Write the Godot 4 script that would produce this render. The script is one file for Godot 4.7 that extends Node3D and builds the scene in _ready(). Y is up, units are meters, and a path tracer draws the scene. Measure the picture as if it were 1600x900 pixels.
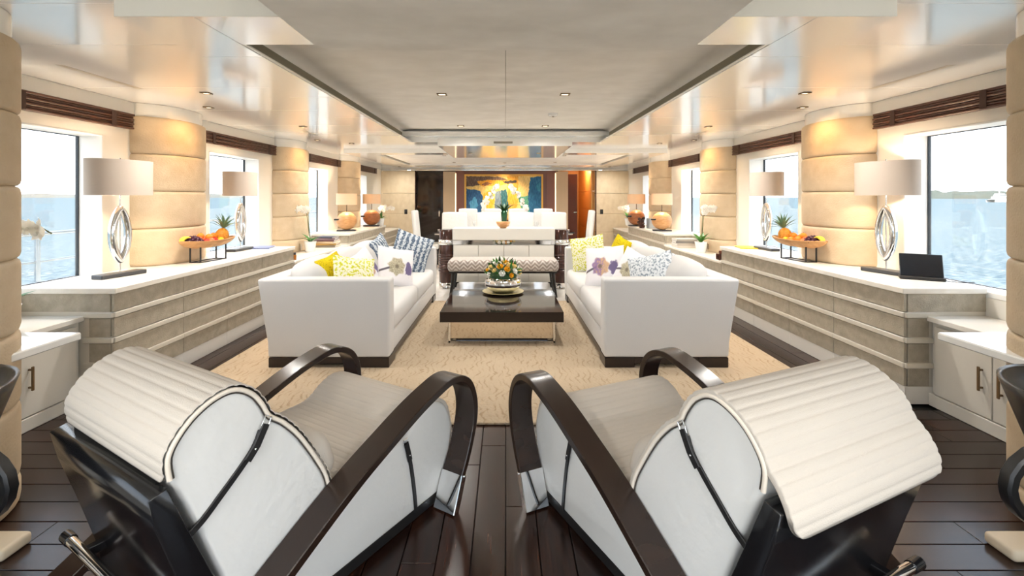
extends Node3D
# Yacht saloon. y up, metres; "d" below is the distance in front of the camera (world z = -d).

const LX := -3.40   # inner face of the wall on the railing side
const RX := 3.36    # inner face of the wall on the headland side
const CEIL := 2.31
const SOFF := 2.235
const TRAY := 2.405
const CT := 0.815   # tall counter
const CL := 0.62    # low counter
var M := {}
var used := {}
var rng := RandomNumberGenerator.new()

# ------------------------------------------------------------------ mesh builder
class MB:
	var st := SurfaceTool.new()
	func _init() -> void:
		st.begin(Mesh.PRIMITIVE_TRIANGLES)
	func tri(a: Vector3, b: Vector3, c: Vector3, g := -1) -> void:
		st.set_smooth_group(g)
		st.add_vertex(a); st.add_vertex(b); st.add_vertex(c)
	func face(pts: Array, center: Vector3, g := -1) -> void:
		var a: Vector3 = pts[0]; var b: Vector3 = pts[1]; var c: Vector3 = pts[2]
		var n := (a - c).cross(a - b)
		var flip: bool = n.dot(a - center) < 0.0
		for i in range(1, pts.size() - 1):
			if flip: tri(pts[0], pts[i + 1], pts[i], g)
			else: tri(pts[0], pts[i], pts[i + 1], g)
	func box(c: Vector3, s: Vector3, bev := 0.0, b := Basis()) -> void:
		var h := s * 0.5
		if bev <= 0.0:
			for ax in 3:
				for sg in [-1.0, 1.0]:
					var q := []
					for k in [[-1, -1], [1, -1], [1, 1], [-1, 1]]:
						var p := Vector3()
						p[ax] = sg * h[ax]; p[(ax + 1) % 3] = k[0] * h[(ax + 1) % 3]; p[(ax + 2) % 3] = k[1] * h[(ax + 2) % 3]
						q.append(c + b * p)
					face(q, c)
			return
		bev = minf(bev, minf(h.x, minf(h.y, h.z)) * 0.9)
		var corner := {}
		for x in [-1, 1]:
			for y in [-1, 1]:
				for z in [-1, 1]:
					var sg := Vector3(x, y, z)
					for ax in 3:
						var p := sg * (h - Vector3.ONE * bev)
						p[ax] = sg[ax] * h[ax]
						corner[[x, y, z, ax]] = c + b * p
					face([corner[[x, y, z, 0]], corner[[x, y, z, 1]], corner[[x, y, z, 2]]], c)
		for ax in 3:
			for sg in [-1, 1]:
				var q := []
				for k in [[-1, -1], [1, -1], [1, 1], [-1, 1]]:
					var s3 := [0, 0, 0]
					s3[ax] = sg; s3[(ax + 1) % 3] = k[0]; s3[(ax + 2) % 3] = k[1]
					q.append(corner[[s3[0], s3[1], s3[2], ax]])
				face(q, c)
		for ax in 3:
			for k in [[-1, -1], [1, -1], [1, 1], [-1, 1]]:
				var a1 := (ax + 1) % 3; var a2 := (ax + 2) % 3
				var lo := [0, 0, 0]; lo[ax] = -1; lo[a1] = k[0]; lo[a2] = k[1]
				var hi := lo.duplicate(); hi[ax] = 1
				face([corner[[lo[0], lo[1], lo[2], a1]], corner[[hi[0], hi[1], hi[2], a1]], corner[[hi[0], hi[1], hi[2], a2]], corner[[lo[0], lo[1], lo[2], a2]]], c)
	# rows: Array of PackedVector3Array; cu closes along a row, cv closes the rows
	func grid(rows: Array, cu := false, cv := false, g := 0, uv := false, flip_auto := true) -> void:
		var nv := rows.size(); var nu: int = rows[0].size()
		var cen := Vector3()
		for r in rows:
			for p in r: cen += p
		cen /= float(nv * nu)
		var iv := nv if cv else nv - 1
		var iu := nu if cu else nu - 1
		var total := 0.0
		if flip_auto:
			for i in iv:
				for j in iu:
					var a: Vector3 = rows[i][j]; var b: Vector3 = rows[i][(j + 1) % nu]; var c: Vector3 = rows[(i + 1) % nv][(j + 1) % nu]
					total += (a - c).cross(a - b).dot(a - cen)
		for i in iv:
			for j in iu:
				var i2 := (i + 1) % nv; var j2 := (j + 1) % nu
				var q := [rows[i][j], rows[i][j2], rows[i2][j2], rows[i2][j]]
				var t := [Vector2(float(j) / iu, float(i) / iv), Vector2(float(j + 1) / iu, float(i) / iv), Vector2(float(j + 1) / iu, float(i + 1) / iv), Vector2(float(j) / iu, float(i + 1) / iv)]
				var order := [0, 1, 2, 0, 2, 3] if total >= 0.0 else [0, 2, 1, 0, 3, 2]
				st.set_smooth_group(g)
				for k in order:
					if uv: st.set_uv(t[k])
					st.add_vertex(q[k])
	# rounded box; puff swells the faces; warp moves each point
	func rbox(c: Vector3, s: Vector3, r: float, m := 1, puff := 0.0, warp = null, b := Basis(), k := 3) -> void:
		var h := s * 0.5
		r = minf(r, minf(h.x, minf(h.y, h.z)) * 0.99)
		var steps := func(hh: float) -> Array:
			var a := []
			for i in k: a.append(-hh + r * i / float(k))
			for i in m + 1: a.append(lerpf(-hh + r, hh - r, float(i) / m))
			for i in range(1, k + 1): a.append(hh - r + r * i / float(k))
			return a
		for ax in 3:
			var a1 := (ax + 1) % 3; var a2 := (ax + 2) % 3
			var s1: Array = steps.call(h[a1]); var s2: Array = steps.call(h[a2])
			for sg in [-1.0, 1.0]:
				var rows := []
				for v in s2:
					var row := PackedVector3Array()
					for u in s1:
						var p := Vector3(); p[ax] = sg * h[ax]; p[a1] = u; p[a2] = v
						var inn := p.clamp(-(h - Vector3.ONE * r), h - Vector3.ONE * r)
						var q := inn + (p - inn).normalized() * r
						if puff != 0.0:
							var f := Vector3(q.x / h.x, q.y / h.y, q.z / h.z)
							var w := Vector3((1 - f.y * f.y) * (1 - f.z * f.z), (1 - f.x * f.x) * (1 - f.z * f.z), (1 - f.x * f.x) * (1 - f.y * f.y))
							q += Vector3(f.x * w.x, f.y * w.y, f.z * w.z) * puff
						if warp != null: q = warp.call(q)
						row.append(c + b * q)
					rows.append(row)
				# orient outward from the box centre
				var mid := rows.size() / 2
				var a: Vector3 = rows[mid][mid]; var e: Vector3 = rows[mid][mid + 1]; var d: Vector3 = rows[mid + 1][mid + 1]
				if (a - d).cross(a - e).dot(a - c) < 0.0:
					rows.reverse()
				grid(rows, false, false, 0, false, false)
	func lathe(prof: Array, c: Vector3, seg := 24, b := Basis(), g := 0) -> void:
		var rows := []
		for p in prof:
			var row := PackedVector3Array()
			for i in seg:
				var a := TAU * i / seg
				row.append(c + b * Vector3(p.x * cos(a), p.y, p.x * sin(a)))
			rows.append(row)
		grid(rows, true, false, g)
		for e in [0, prof.size() - 1]:
			if prof[e].x > 0.0005:
				var pts := []
				for p in rows[e]: pts.append(p)
				var inner: Vector3 = c + b * Vector3(0, prof[1 if e == 0 else prof.size() - 2].y + (0.001 if e == 0 else -0.001), 0)
				face(pts, inner * 1.0 if absf(prof[e].y - prof[1 if e == 0 else e - 1].y) > 0.0001 else c, -1)
	func ball(c: Vector3, r: Vector3, seg := 12, b := Basis()) -> void:
		var rows := []
		var n := maxi(4, seg / 2)
		for i in n + 1:
			var ph := PI * i / n
			var row := PackedVector3Array()
			for j in seg:
				var a := TAU * j / seg
				row.append(c + b * Vector3(r.x * sin(ph) * cos(a), -r.y * cos(ph), r.z * sin(ph) * sin(a)))
			rows.append(row)
		grid(rows, true, false, 0)
	func tube(path: Array, rad, seg := 8, caps := true) -> void:
		var rows := []
		var n := path.size()
		var up := Vector3.UP
		var t0: Vector3 = (path[1] - path[0]).normalized()
		if absf(t0.dot(up)) > 0.9: up = Vector3.RIGHT
		for i in n:
			var t: Vector3 = (path[mini(i + 1, n - 1)] - path[maxi(i - 1, 0)]).normalized()
			var s := t.cross(up).normalized()
			up = s.cross(t).normalized()
			var r: float = rad[i] if rad is Array else rad
			var row := PackedVector3Array()
			for j in seg:
				var a := TAU * j / seg
				row.append(path[i] + (s * cos(a) + up * sin(a)) * r)
			rows.append(row)
		grid(rows, true, false, 0)
		if caps:
			for e in [0, n - 1]:
				var pts := []
				for p in rows[e]: pts.append(p)
				face(pts, path[1 if e == 0 else n - 2], -1)
	# sweep a w (along axis) x th rectangle with small chamfers along a path lying in the plane across axis
	func band(path: Array, axis: Vector3, w: float, th: float, ch := 0.004) -> void:
		var rows := []
		var n := path.size()
		for i in n:
			var t: Vector3 = (path[mini(i + 1, n - 1)] - path[maxi(i - 1, 0)]).normalized()
			var nn := t.cross(axis).normalized()
			var row := PackedVector3Array()
			var hw := w * 0.5; var ht := th * 0.5
			for q in [[-hw + ch, -ht], [hw - ch, -ht], [hw, -ht + ch], [hw, ht - ch], [hw - ch, ht], [-hw + ch, ht], [-hw, ht - ch], [-hw, -ht + ch]]:
				row.append(path[i] + axis * q[0] + nn * q[1])
			rows.append(row)
		var cen := Vector3()
		for j in 8:
			var sub := []
			for i in n: sub.append(PackedVector3Array([rows[i][j], rows[i][(j + 1) % 8]]))
			var a: Vector3 = sub[0][0]; var e: Vector3 = sub[0][1]; var d: Vector3 = sub[1][1]
			if (a - d).cross(a - e).dot((a + e) * 0.5 - path[0]) < 0.0: sub.reverse()
			grid(sub, false, false, j + 1, false, false)
		for e in [0, n - 1]:
			var pts := []
			for p in rows[e]: pts.append(p)
			face(pts, path[1 if e == 0 else n - 2], -1)
	# extrude a polygon (x -> local z, y -> local y) along local x, with rounded rims
	func extrude(poly: Array, half: float, rim := 0.02, steps := 3, inset := []) -> void:
		var n := poly.size()
		var area := 0.0
		for i in n: area += poly[i].x * poly[(i + 1) % n].y - poly[(i + 1) % n].x * poly[i].y
		var sg := 1.0 if area > 0.0 else -1.0
		var nor := []
		for i in n:
			var e: Vector2 = (poly[(i + 1) % n] - poly[(i + n - 1) % n]).normalized()
			nor.append(Vector2(-e.y, e.x) * sg)
		var rows := []
		var prof := []
		for i in steps + 1:
			var a := PI * 0.5 * i / steps
			prof.append(Vector2(half - rim + rim * sin(a), rim * (1.0 - cos(a))))
		prof.reverse()
		var all := []
		for p in prof: all.append(Vector2(p.x, p.y))
		var back := prof.duplicate(); back.reverse()
		for p in back: all.append(Vector2(-p.x, p.y))
		for p in all:
			var row := PackedVector3Array()
			for i in n:
				var q: Vector2 = poly[i] + nor[i] * p.y
				var cut: float = inset[i] if inset.size() else 0.0
				row.append(Vector3(p.x - signf(p.x) * cut, q.y, q.x))
			rows.append(row)
		grid(rows, true, false, 0)
		for e in [0, rows.size() - 1]:
			var p2 := PackedVector2Array()
			for p in rows[e]: p2.append(Vector2(p.z, p.y))
			var ids := Geometry2D.triangulate_polygon(p2)
			for k in range(0, ids.size(), 3):
				face([rows[e][ids[k]], rows[e][ids[k + 1]], rows[e][ids[k + 2]]], rows[e][ids[k]] - Vector3(0.1 if e == 0 else -0.1, 0, 0), 0)
	func mesh() -> ArrayMesh:
		st.generate_normals()
		st.index()
		return st.commit()

# ------------------------------------------------------------------ nodes
func V(x: float, y: float, d: float) -> Vector3:
	return Vector3(x, y, -d)
func numbered(n: String) -> String:
	if not used.has(n):
		used[n] = 0
		return n
	used[n] += 1
	return "%s_%03d" % [n, used[n]]
func tag(o: Node3D, label: String, category := "", group := "", kind := "") -> void:
	if label: o.set_meta("label", label)
	if category: o.set_meta("category", category)
	if group: o.set_meta("group", group)
	if kind: o.set_meta("kind", kind)
func thing(n: String, label: String, category: String, at := Vector3.ZERO, turn := 0.0, group := "") -> Node3D:
	var o := Node3D.new()
	o.name = numbered(n); add_child(o)
	o.position = at; o.rotation.y = turn
	tag(o, label, category, group)
	return o
func struct(n: String, label: String, at := Vector3.ZERO) -> Node3D:
	var o := Node3D.new()
	o.name = numbered(n); add_child(o)
	o.position = at
	tag(o, label, n.split("_")[0], "", "structure")
	return o
func part(n: String, m, mat: Material, parent: Node, at := Vector3.ZERO, b := Basis()) -> MeshInstance3D:
	var o := MeshInstance3D.new()
	o.name = n
	o.mesh = m.mesh() if m is MB else m
	o.material_override = mat
	o.transform = Transform3D(b, at)
	parent.add_child(o, true)
	return o
func boxp(n: String, c: Vector3, s: Vector3, mat: Material, parent: Node, bev := 0.0, b := Basis()) -> MeshInstance3D:
	var m := MB.new()
	m.box(Vector3.ZERO, s, bev)
	return part(n, m, mat, parent, c, b)
func span(n: String, a: Vector3, c: Vector3, mat: Material, parent: Node, bev := 0.0) -> MeshInstance3D:
	return boxp(n, (a + c) * 0.5, (c - a).abs(), mat, parent, bev)
func copy(o: Node3D, n: String, at: Vector3, turn: float, label := "", group := "") -> Node3D:
	var c: Node3D = o.duplicate()
	c.name = numbered(n); add_child(c)
	c.position = at; c.rotation.y = turn
	if label: c.set_meta("label", label)
	if group: c.set_meta("group", group)
	return c
func spline(pts: Array, per := 6) -> Array:
	var out := []
	var n := pts.size()
	for i in n - 1:
		var a = pts[maxi(i - 1, 0)]; var b = pts[i]; var c = pts[i + 1]; var e = pts[mini(i + 2, n - 1)]
		for k in per:
			var t := float(k) / per
			out.append(0.5 * ((2.0 * b) + (c - a) * t + (2.0 * a - 5.0 * b + 4.0 * c - e) * t * t + (3.0 * b - a - 3.0 * c + e) * t * t * t))
	out.append(pts[n - 1])
	return out

# ------------------------------------------------------------------ textures and materials
func c8(r: int, g: int, b: int) -> Color:
	return Color(r / 255.0, g / 255.0, b / 255.0)
func tex(im: Image, mip := true) -> ImageTexture:
	if mip: im.generate_mipmaps()
	return ImageTexture.create_from_image(im)
func noise_img(w: int, h: int, fx: float, fy: float, seed_: int, ramp: Gradient, oct := 4) -> Image:
	var f := FastNoiseLite.new()
	f.seed = seed_; f.noise_type = FastNoiseLite.TYPE_SIMPLEX_SMOOTH; f.frequency = 1.0
	f.fractal_octaves = oct
	var im := Image.create(w, h, false, Image.FORMAT_RGB8)
	for y in h:
		for x in w:
			# seamless along both axes by blending
			var u := float(x) / w; var v := float(y) / h
			var n := f.get_noise_2d(u * fx, v * fy) * (1 - u) * (1 - v) + f.get_noise_2d((u - 1) * fx, v * fy) * u * (1 - v) + f.get_noise_2d(u * fx, (v - 1) * fy) * (1 - u) * v + f.get_noise_2d((u - 1) * fx, (v - 1) * fy) * u * v
			im.set_pixel(x, y, ramp.sample(clampf(0.5 + n * 0.9, 0, 1)))
	return im
func ramp2(a: Color, b: Color, c := Color(-1, 0, 0)) -> Gradient:
	var g := Gradient.new()
	g.set_color(0, a); g.set_color(1, b)
	if c.r >= 0: g.add_point(0.5, c)
	return g
func mat(col: Color, rough: float, metal := 0.0, spec := 0.5) -> StandardMaterial3D:
	var m := StandardMaterial3D.new()
	m.albedo_color = col; m.roughness = rough; m.metallic = metal; m.metallic_specular = spec
	m.cull_mode = BaseMaterial3D.CULL_DISABLED
	return m
func tmat(t: Texture2D, rough: float, scale: Vector3, world := false, spec := 0.5) -> StandardMaterial3D:
	var m := mat(Color.WHITE, rough, 0.0, spec)
	m.albedo_texture = t
	m.uv1_triplanar = true; m.uv1_world_triplanar = world; m.uv1_scale = scale
	return m
func bump(m: StandardMaterial3D, t: Texture2D, s: float) -> StandardMaterial3D:
	m.normal_enabled = true; m.normal_texture = t; m.normal_scale = s
	return m

func materials() -> void:
	var fine := noise_img(256, 256, 60, 60, 3, ramp2(Color.BLACK, Color.WHITE), 2)
	fine.bump_map_to_normal_map(4.0)
	var weave := tex(fine)
	var soft := noise_img(256, 256, 10, 10, 5, ramp2(Color.BLACK, Color.WHITE), 4)
	soft.bump_map_to_normal_map(6.0)
	var crease := tex(soft)
	M.ceiling = mat(c8(250, 249, 246), 0.16, 0.0, 0.9)
	M.ceiling.clearcoat_enabled = true; M.ceiling.clearcoat = 1.0; M.ceiling.clearcoat_roughness = 0.12
	M.lacquer = mat(c8(238, 235, 228), 0.22)
	M.cabinet_white = mat(c8(222, 218, 208), 0.35)
	M.paint = mat(c8(240, 235, 225), 0.5)
	M.frame = mat(c8(246, 246, 244), 0.35)
	M.tray = tmat(tex(noise_img(256, 256, 5, 7, 11, ramp2(c8(222, 218, 212), c8(240, 237, 232)))), 0.75, Vector3(0.45, 0.45, 0.45), true)
	M.column = bump(tmat(tex(noise_img(256, 256, 6, 6, 21, ramp2(c8(198, 176, 144), c8(215, 196, 167)))), 0.55, Vector3(1.1, 1.1, 1.1), true), weave, 0.15)
	M.leather_wall = tmat(tex(noise_img(256, 256, 7, 5, 23, ramp2(c8(222, 202, 168), c8(238, 221, 191)))), 0.5, Vector3(0.8, 0.8, 0.8), true)
	M.shagreen = bump(tmat(tex(noise_img(256, 256, 8, 8, 31, ramp2(c8(158, 150, 133), c8(186, 178, 161)), 5)), 0.5, Vector3(1.3, 1.3, 1.3), true), weave, 0.2)
	M.strip = mat(c8(214, 208, 195), 0.3)
	M.worktop = tmat(tex(noise_img(256, 256, 9, 9, 33, ramp2(c8(232, 226, 214), c8(242, 238, 229)))), 0.25, Vector3(0.9, 0.9, 0.9), true)
	M.gloss_white = mat(c8(244, 242, 236), 0.08)
	for k in 4:
		var t := tex(noise_img(512, 128, 5, 42, 40 + k, ramp2(c8(20, 10, 6), c8(66, 36, 22), c8(38, 20, 13)), 4)) if k < 2 else null
		var m: StandardMaterial3D
		if k < 2: m = tmat(t, 0.24, Vector3(0.5, 1, 1.6), false, 0.45)
		else: m = M["plank%d" % (k - 2)].duplicate(); m.albedo_color = Color(0.82, 0.8, 0.8) if k == 2 else Color(1.12, 1.05, 1.0)
		m.uv1_offset = Vector3(0.37 * k, 0, 0.29 * k)
		M["plank%d" % k] = m
	M.groove = mat(c8(14, 11, 10), 0.6)
	M.marble = tmat(tex(noise_img(256, 256, 5, 5, 51, ramp2(c8(206, 202, 196), c8(238, 235, 229)))), 0.12, Vector3(0.5, 0.5, 0.5), true)
	# rug: pale ground with short darker wavy strokes
	var f := FastNoiseLite.new(); f.seed = 9; f.frequency = 0.02
	var f2 := FastNoiseLite.new(); f2.seed = 19; f2.frequency = 0.012
	var im := Image.create(512, 512, false, Image.FORMAT_RGB8)
	for y in 512:
		for x in 512:
			var w := sin(x * 0.42 + 4.0 * f.get_noise_2d(x * 1.0, y * 0.8) + 2.2 * sin(y * 0.06 + 3 * f2.get_noise_2d(x, y)))
			var gate := smoothstep(-0.25, 0.35, f2.get_noise_2d(x * 2.0, y * 1.1 + 300))
			var s := smoothstep(0.55, 1.0, w) * gate
			im.set_pixel(x, y, c8(186, 168, 144).lerp(c8(132, 108, 80), s * 0.45))
	M.rug = bump(tmat(tex(im), 0.95, Vector3(0.62, 0.62, 0.62), true, 0.15), weave, 0.35)
	M.sofa = bump(mat(c8(209, 208, 207), 0.8, 0, 0.25), weave, 0.12)
	M.sofa.uv1_triplanar = true; M.sofa.uv1_scale = Vector3(3, 3, 3)
	M.leather_white = bump(mat(c8(216, 216, 213), 0.5, 0, 0.4), crease, 0.12)
	M.leather_white.uv1_triplanar = true; M.leather_white.uv1_scale = Vector3(1.5, 1.5, 1.5)
	M.quilt = bump(mat(c8(198, 190, 179), 0.75, 0, 0.25), weave, 0.25)
	M.quilt.uv1_triplanar = true; M.quilt.uv1_scale = Vector3(4, 4, 4)
	M.piping = mat(c8(225, 215, 200), 0.8)
	M.cord = mat(c8(70, 64, 58), 0.8)
	M.arm_wood = tmat(tex(noise_img(256, 64, 3, 18, 61, ramp2(c8(30, 21, 17), c8(52, 37, 29)))), 0.22, Vector3(1, 1, 1))
	M.black = mat(c8(20, 20, 22), 0.16)
	M.black_soft = mat(c8(24, 23, 23), 0.5)
	M.dark_wood = tmat(tex(noise_img(256, 128, 14, 4, 63, ramp2(c8(42, 24, 20), c8(84, 48, 38)))), 0.14, Vector3(1.5, 1, 1.5))
	M.espresso = mat(c8(30, 20, 17), 0.06)
	M.sofa_plinth = mat(c8(36, 25, 21), 0.3)
	M.chrome = mat(c8(232, 232, 232), 0.05, 1.0)
	M.brushed = mat(c8(190, 186, 178), 0.3, 1.0)
	M.bronze_mirror = mat(c8(214, 204, 190), 0.06, 1.0)
	M.blind = tmat(tex(noise_img(256, 64, 3, 16, 65, ramp2(c8(54, 32, 24), c8(104, 64, 46)))), 0.4, Vector3(1, 4, 1))
	M.tape = mat(c8(66, 46, 38), 0.9)
	M.shade = mat(c8(190, 176, 163), 0.85)
	M.shade.backlight_enabled = true; M.shade.backlight = c8(60, 52, 44)
	M.shade_warm = mat(c8(240, 214, 182), 0.85)
	M.shade_warm.backlight_enabled = true; M.shade_warm.backlight = c8(140, 124, 104)
	M.walnut_ball = tmat(tex(noise_img(256, 256, 3, 14, 67, ramp2(c8(120, 66, 34), c8(192, 126, 76)))), 0.35, Vector3(2.4, 2.4, 2.4))
	M.pale_ball = tmat(tex(noise_img(256, 256, 3, 12, 69, ramp2(c8(176, 120, 70), c8(226, 178, 122)))), 0.35, Vector3(2.4, 2.4, 2.4))
	M.tray_wood = tmat(tex(noise_img(256, 64, 3, 14, 71, ramp2(c8(158, 110, 64), c8(214, 168, 112)))), 0.5, Vector3(2, 3, 2))
	M.glass = mat(Color(0.93, 0.97, 0.98, 0.06), 0.02)
	M.glass.transparency = BaseMaterial3D.TRANSPARENCY_ALPHA
	M.gasket = mat(c8(40, 46, 52), 0.4)
	M.steel = mat(c8(150, 160, 168), 0.25, 1.0)
	M.leaf = mat(c8(52, 116, 34), 0.4)
	M.leaf_dark = mat(c8(34, 74, 30), 0.5)
	M.stem = mat(c8(96, 100, 52), 0.6)
	M.petal = mat(c8(248, 246, 240), 0.6)
	M.petal.backlight_enabled = true; M.petal.backlight = c8(220, 218, 210)
	M.pot = mat(c8(244, 243, 240), 0.2)
	M.skin = mat(c8(120, 116, 108), 0.6)
	M.vent = mat(c8(150, 142, 128), 0.5)
	M.slot = mat(c8(134, 127, 108), 0.7)

	M.bronze = mat(c8(128, 108, 84), 0.3, 1.0)
	M.trim_bronze = mat(c8(110, 92, 70), 0.35, 1.0)
	M.taupe = mat(c8(196, 172, 142), 0.5)
	M.niche = mat(c8(122, 78, 64), 0.2)
	M.gilt = mat(c8(214, 164, 84), 0.3, 0.8)
	M.corridor = mat(c8(204, 150, 84), 0.5)
	M.door_red = mat(c8(92, 40, 22), 0.25)
	M.deck = mat(c8(206, 196, 178), 0.7)
	M.glow = mat(Color.WHITE, 0.5); M.glow.emission_enabled = true; M.glow.emission = Color(1, 0.9, 0.72); M.glow.emission_energy_multiplier = 1.6
	M.glow_warm = mat(Color.WHITE, 0.5); M.glow_warm.emission_enabled = true; M.glow_warm.emission = Color(1, 0.76, 0.46); M.glow_warm.emission_energy_multiplier = 1.5
	M.strip_glow = mat(Color.WHITE, 0.5); M.strip_glow.emission_enabled = true; M.strip_glow.emission = Color(1, 0.86, 0.62); M.strip_glow.emission_energy_multiplier = 1.0
	var sea_n := noise_img(512, 512, 16, 26, 81, ramp2(Color.BLACK, Color.WHITE), 5)
	sea_n.bump_map_to_normal_map(8.0)
	M.sea = tmat(tex(noise_img(512, 512, 10, 16, 82, ramp2(c8(30, 50, 64), c8(112, 118, 118), c8(64, 80, 88)), 5)), 0.6, Vector3(0.14, 0.14, 0.14), true, 0.12)
	bump(M.sea, tex(sea_n), 0.7)
	M.headland = tmat(tex(noise_img(256, 256, 30, 30, 83, ramp2(c8(22, 32, 24), c8(58, 62, 48)))), 0.9, Vector3(0.01, 0.01, 0.01), true)
	M.coast = mat(c8(72, 72, 66), 0.9)
	M.art = mat(Color.WHITE, 0.6); M.art.albedo_texture = tex(art_image())
	M.chevron = mat(Color.WHITE, 0.85, 0, 0.2)
	M.chevron.albedo_texture = tex(chevron_image()); M.chevron.uv1_triplanar = true; M.chevron.uv1_scale = Vector3(2.2, 2.2, 2.2)
	for k in 6:
		var pm := mat(Color.WHITE, 0.85, 0, 0.2)
		pm.albedo_texture = tex(print_image(k))
		bump(pm, weave, 0.15)
		M["print%d" % k] = pm
	M.orange = mat(c8(236, 132, 30), 0.45); M.apple = mat(c8(196, 48, 34), 0.3); M.peach = mat(c8(234, 112, 66), 0.5); M.lemon = mat(c8(246, 200, 40), 0.4)
	M.banana = mat(c8(240, 206, 60), 0.5); M.grape = mat(c8(66, 28, 52), 0.25); M.pine = tmat(tex(noise_img(128, 128, 14, 14, 91, ramp2(c8(184, 104, 24), c8(240, 178, 60)))), 0.6, Vector3(4, 4, 4))
	M.pine_leaf = mat(c8(120, 150, 116), 0.55)
	M.rose_yellow = mat(c8(248, 186, 34), 0.6); M.rose_white = mat(c8(248, 246, 238), 0.6); M.rose_cream = mat(c8(246, 220, 150), 0.6)
	M.paper = mat(c8(236, 232, 224), 0.8)
	M.tub_black = mat(c8(22, 23, 25), 0.35)
	M.screen = mat(c8(30, 34, 40), 0.06)
	M.charger = mat(c8(196, 184, 140), 0.3, 0.6)
	M.clear = mat(Color(0.95, 0.97, 0.97, 0.12), 0.02); M.clear.transparency = BaseMaterial3D.TRANSPARENCY_ALPHA
	M.slate = mat(c8(58, 60, 64), 0.35)
	M.tray_wood_pale = mat(c8(214, 198, 172), 0.45)
	M.amber = mat(c8(150, 90, 30), 0.1)
	M.grey_box = mat(c8(150, 160, 168), 0.6)
	M.green_glass = mat(c8(26, 74, 44), 0.08)

func art_image() -> Image:
	var w := 320; var h := 180
	var im := Image.create(w, h, false, Image.FORMAT_RGB8)
	var f := FastNoiseLite.new(); f.seed = 12; f.frequency = 0.03
	# colour fields: [colour, polygon in percent of width and height]
	var sh := [
		[c8(226, 196, 120), [[0, 0], [100, 0], [100, 100], [0, 100]]],
		[c8(96, 78, 70), [[0, 0], [46, 2], [62, 14], [40, 16], [0, 26]]],
		[c8(222, 158, 42), [[14, 12], [30, 9], [58, 11], [64, 16], [44, 22], [20, 24]]],
		[c8(134, 88, 60), [[20, 20], [28, 14], [34, 18], [26, 24]]],
		[c8(24, 82, 136), [[0, 30], [18, 34], [22, 50], [20, 100], [0, 100]]],
		[c8(70, 150, 200), [[4, 62], [12, 48], [16, 70], [8, 90]]],
		[c8(214, 172, 52), [[22, 44], [34, 30], [38, 60], [30, 100], [22, 100]]],
		[c8(98, 122, 148), [[38, 36], [47, 34], [48, 100], [38, 100]]],
		[c8(16, 84, 104), [[46, 34], [53, 32], [57, 60], [54, 100], [47, 100]]],
		[c8(214, 156, 50), [[54, 2], [69, 0], [69, 60], [62, 100], [56, 78]]],
		[c8(232, 202, 132), [[69, 0], [85, 0], [84, 48], [70, 50]]],
		[c8(84, 158, 140), [[68, 50], [84, 46], [86, 100], [74, 80]]],
		[c8(232, 142, 62), [[70, 84], [78, 74], [84, 100], [68, 100]]],
		[c8(18, 96, 146), [[85, 4], [100, 0], [100, 100], [85, 100], [82, 50]]],
		[c8(44, 132, 170), [[93, 22], [98, 14], [99, 40], [94, 34]]],
		[c8(30, 34, 44), [[48, 13], [66, 10], [68, 15], [54, 18]]],
	]
	var polys := []
	for q in sh:
		var p := PackedVector2Array()
		for v in q[1]: p.append(Vector2(v[0] * w / 100.0, v[1] * h / 100.0))
		polys.append(p)
	for y in h:
		for x in w:
			var q := Vector2(x + 4 * f.get_noise_2d(x * 2, y * 2), y + 4 * f.get_noise_2d(x * 2 + 500, y * 2))
			var c := Color.WHITE
			for k in range(sh.size() - 1, -1, -1):
				if k == 0 or Geometry2D.is_point_in_polygon(q, polys[k]):
					c = sh[k][0]; break
			var n := f.get_noise_2d(x * 6, y * 1.6)
			im.set_pixel(x, y, c.lightened(maxf(n, 0) * 0.3).darkened(maxf(-n, 0) * 0.25))
	return im
func chevron_image() -> Image:
	var im := Image.create(128, 128, false, Image.FORMAT_RGB8)
	for y in 128:
		for x in 128:
			var v := fposmod(y + absf(fposmod(x, 32.0) - 16.0), 16.0) / 16.0
			im.set_pixel(x, y, c8(146, 134, 127).lerp(c8(206, 199, 192), smoothstep(0.35, 0.6, v) - smoothstep(0.85, 1.0, v)))
	return im
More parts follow.
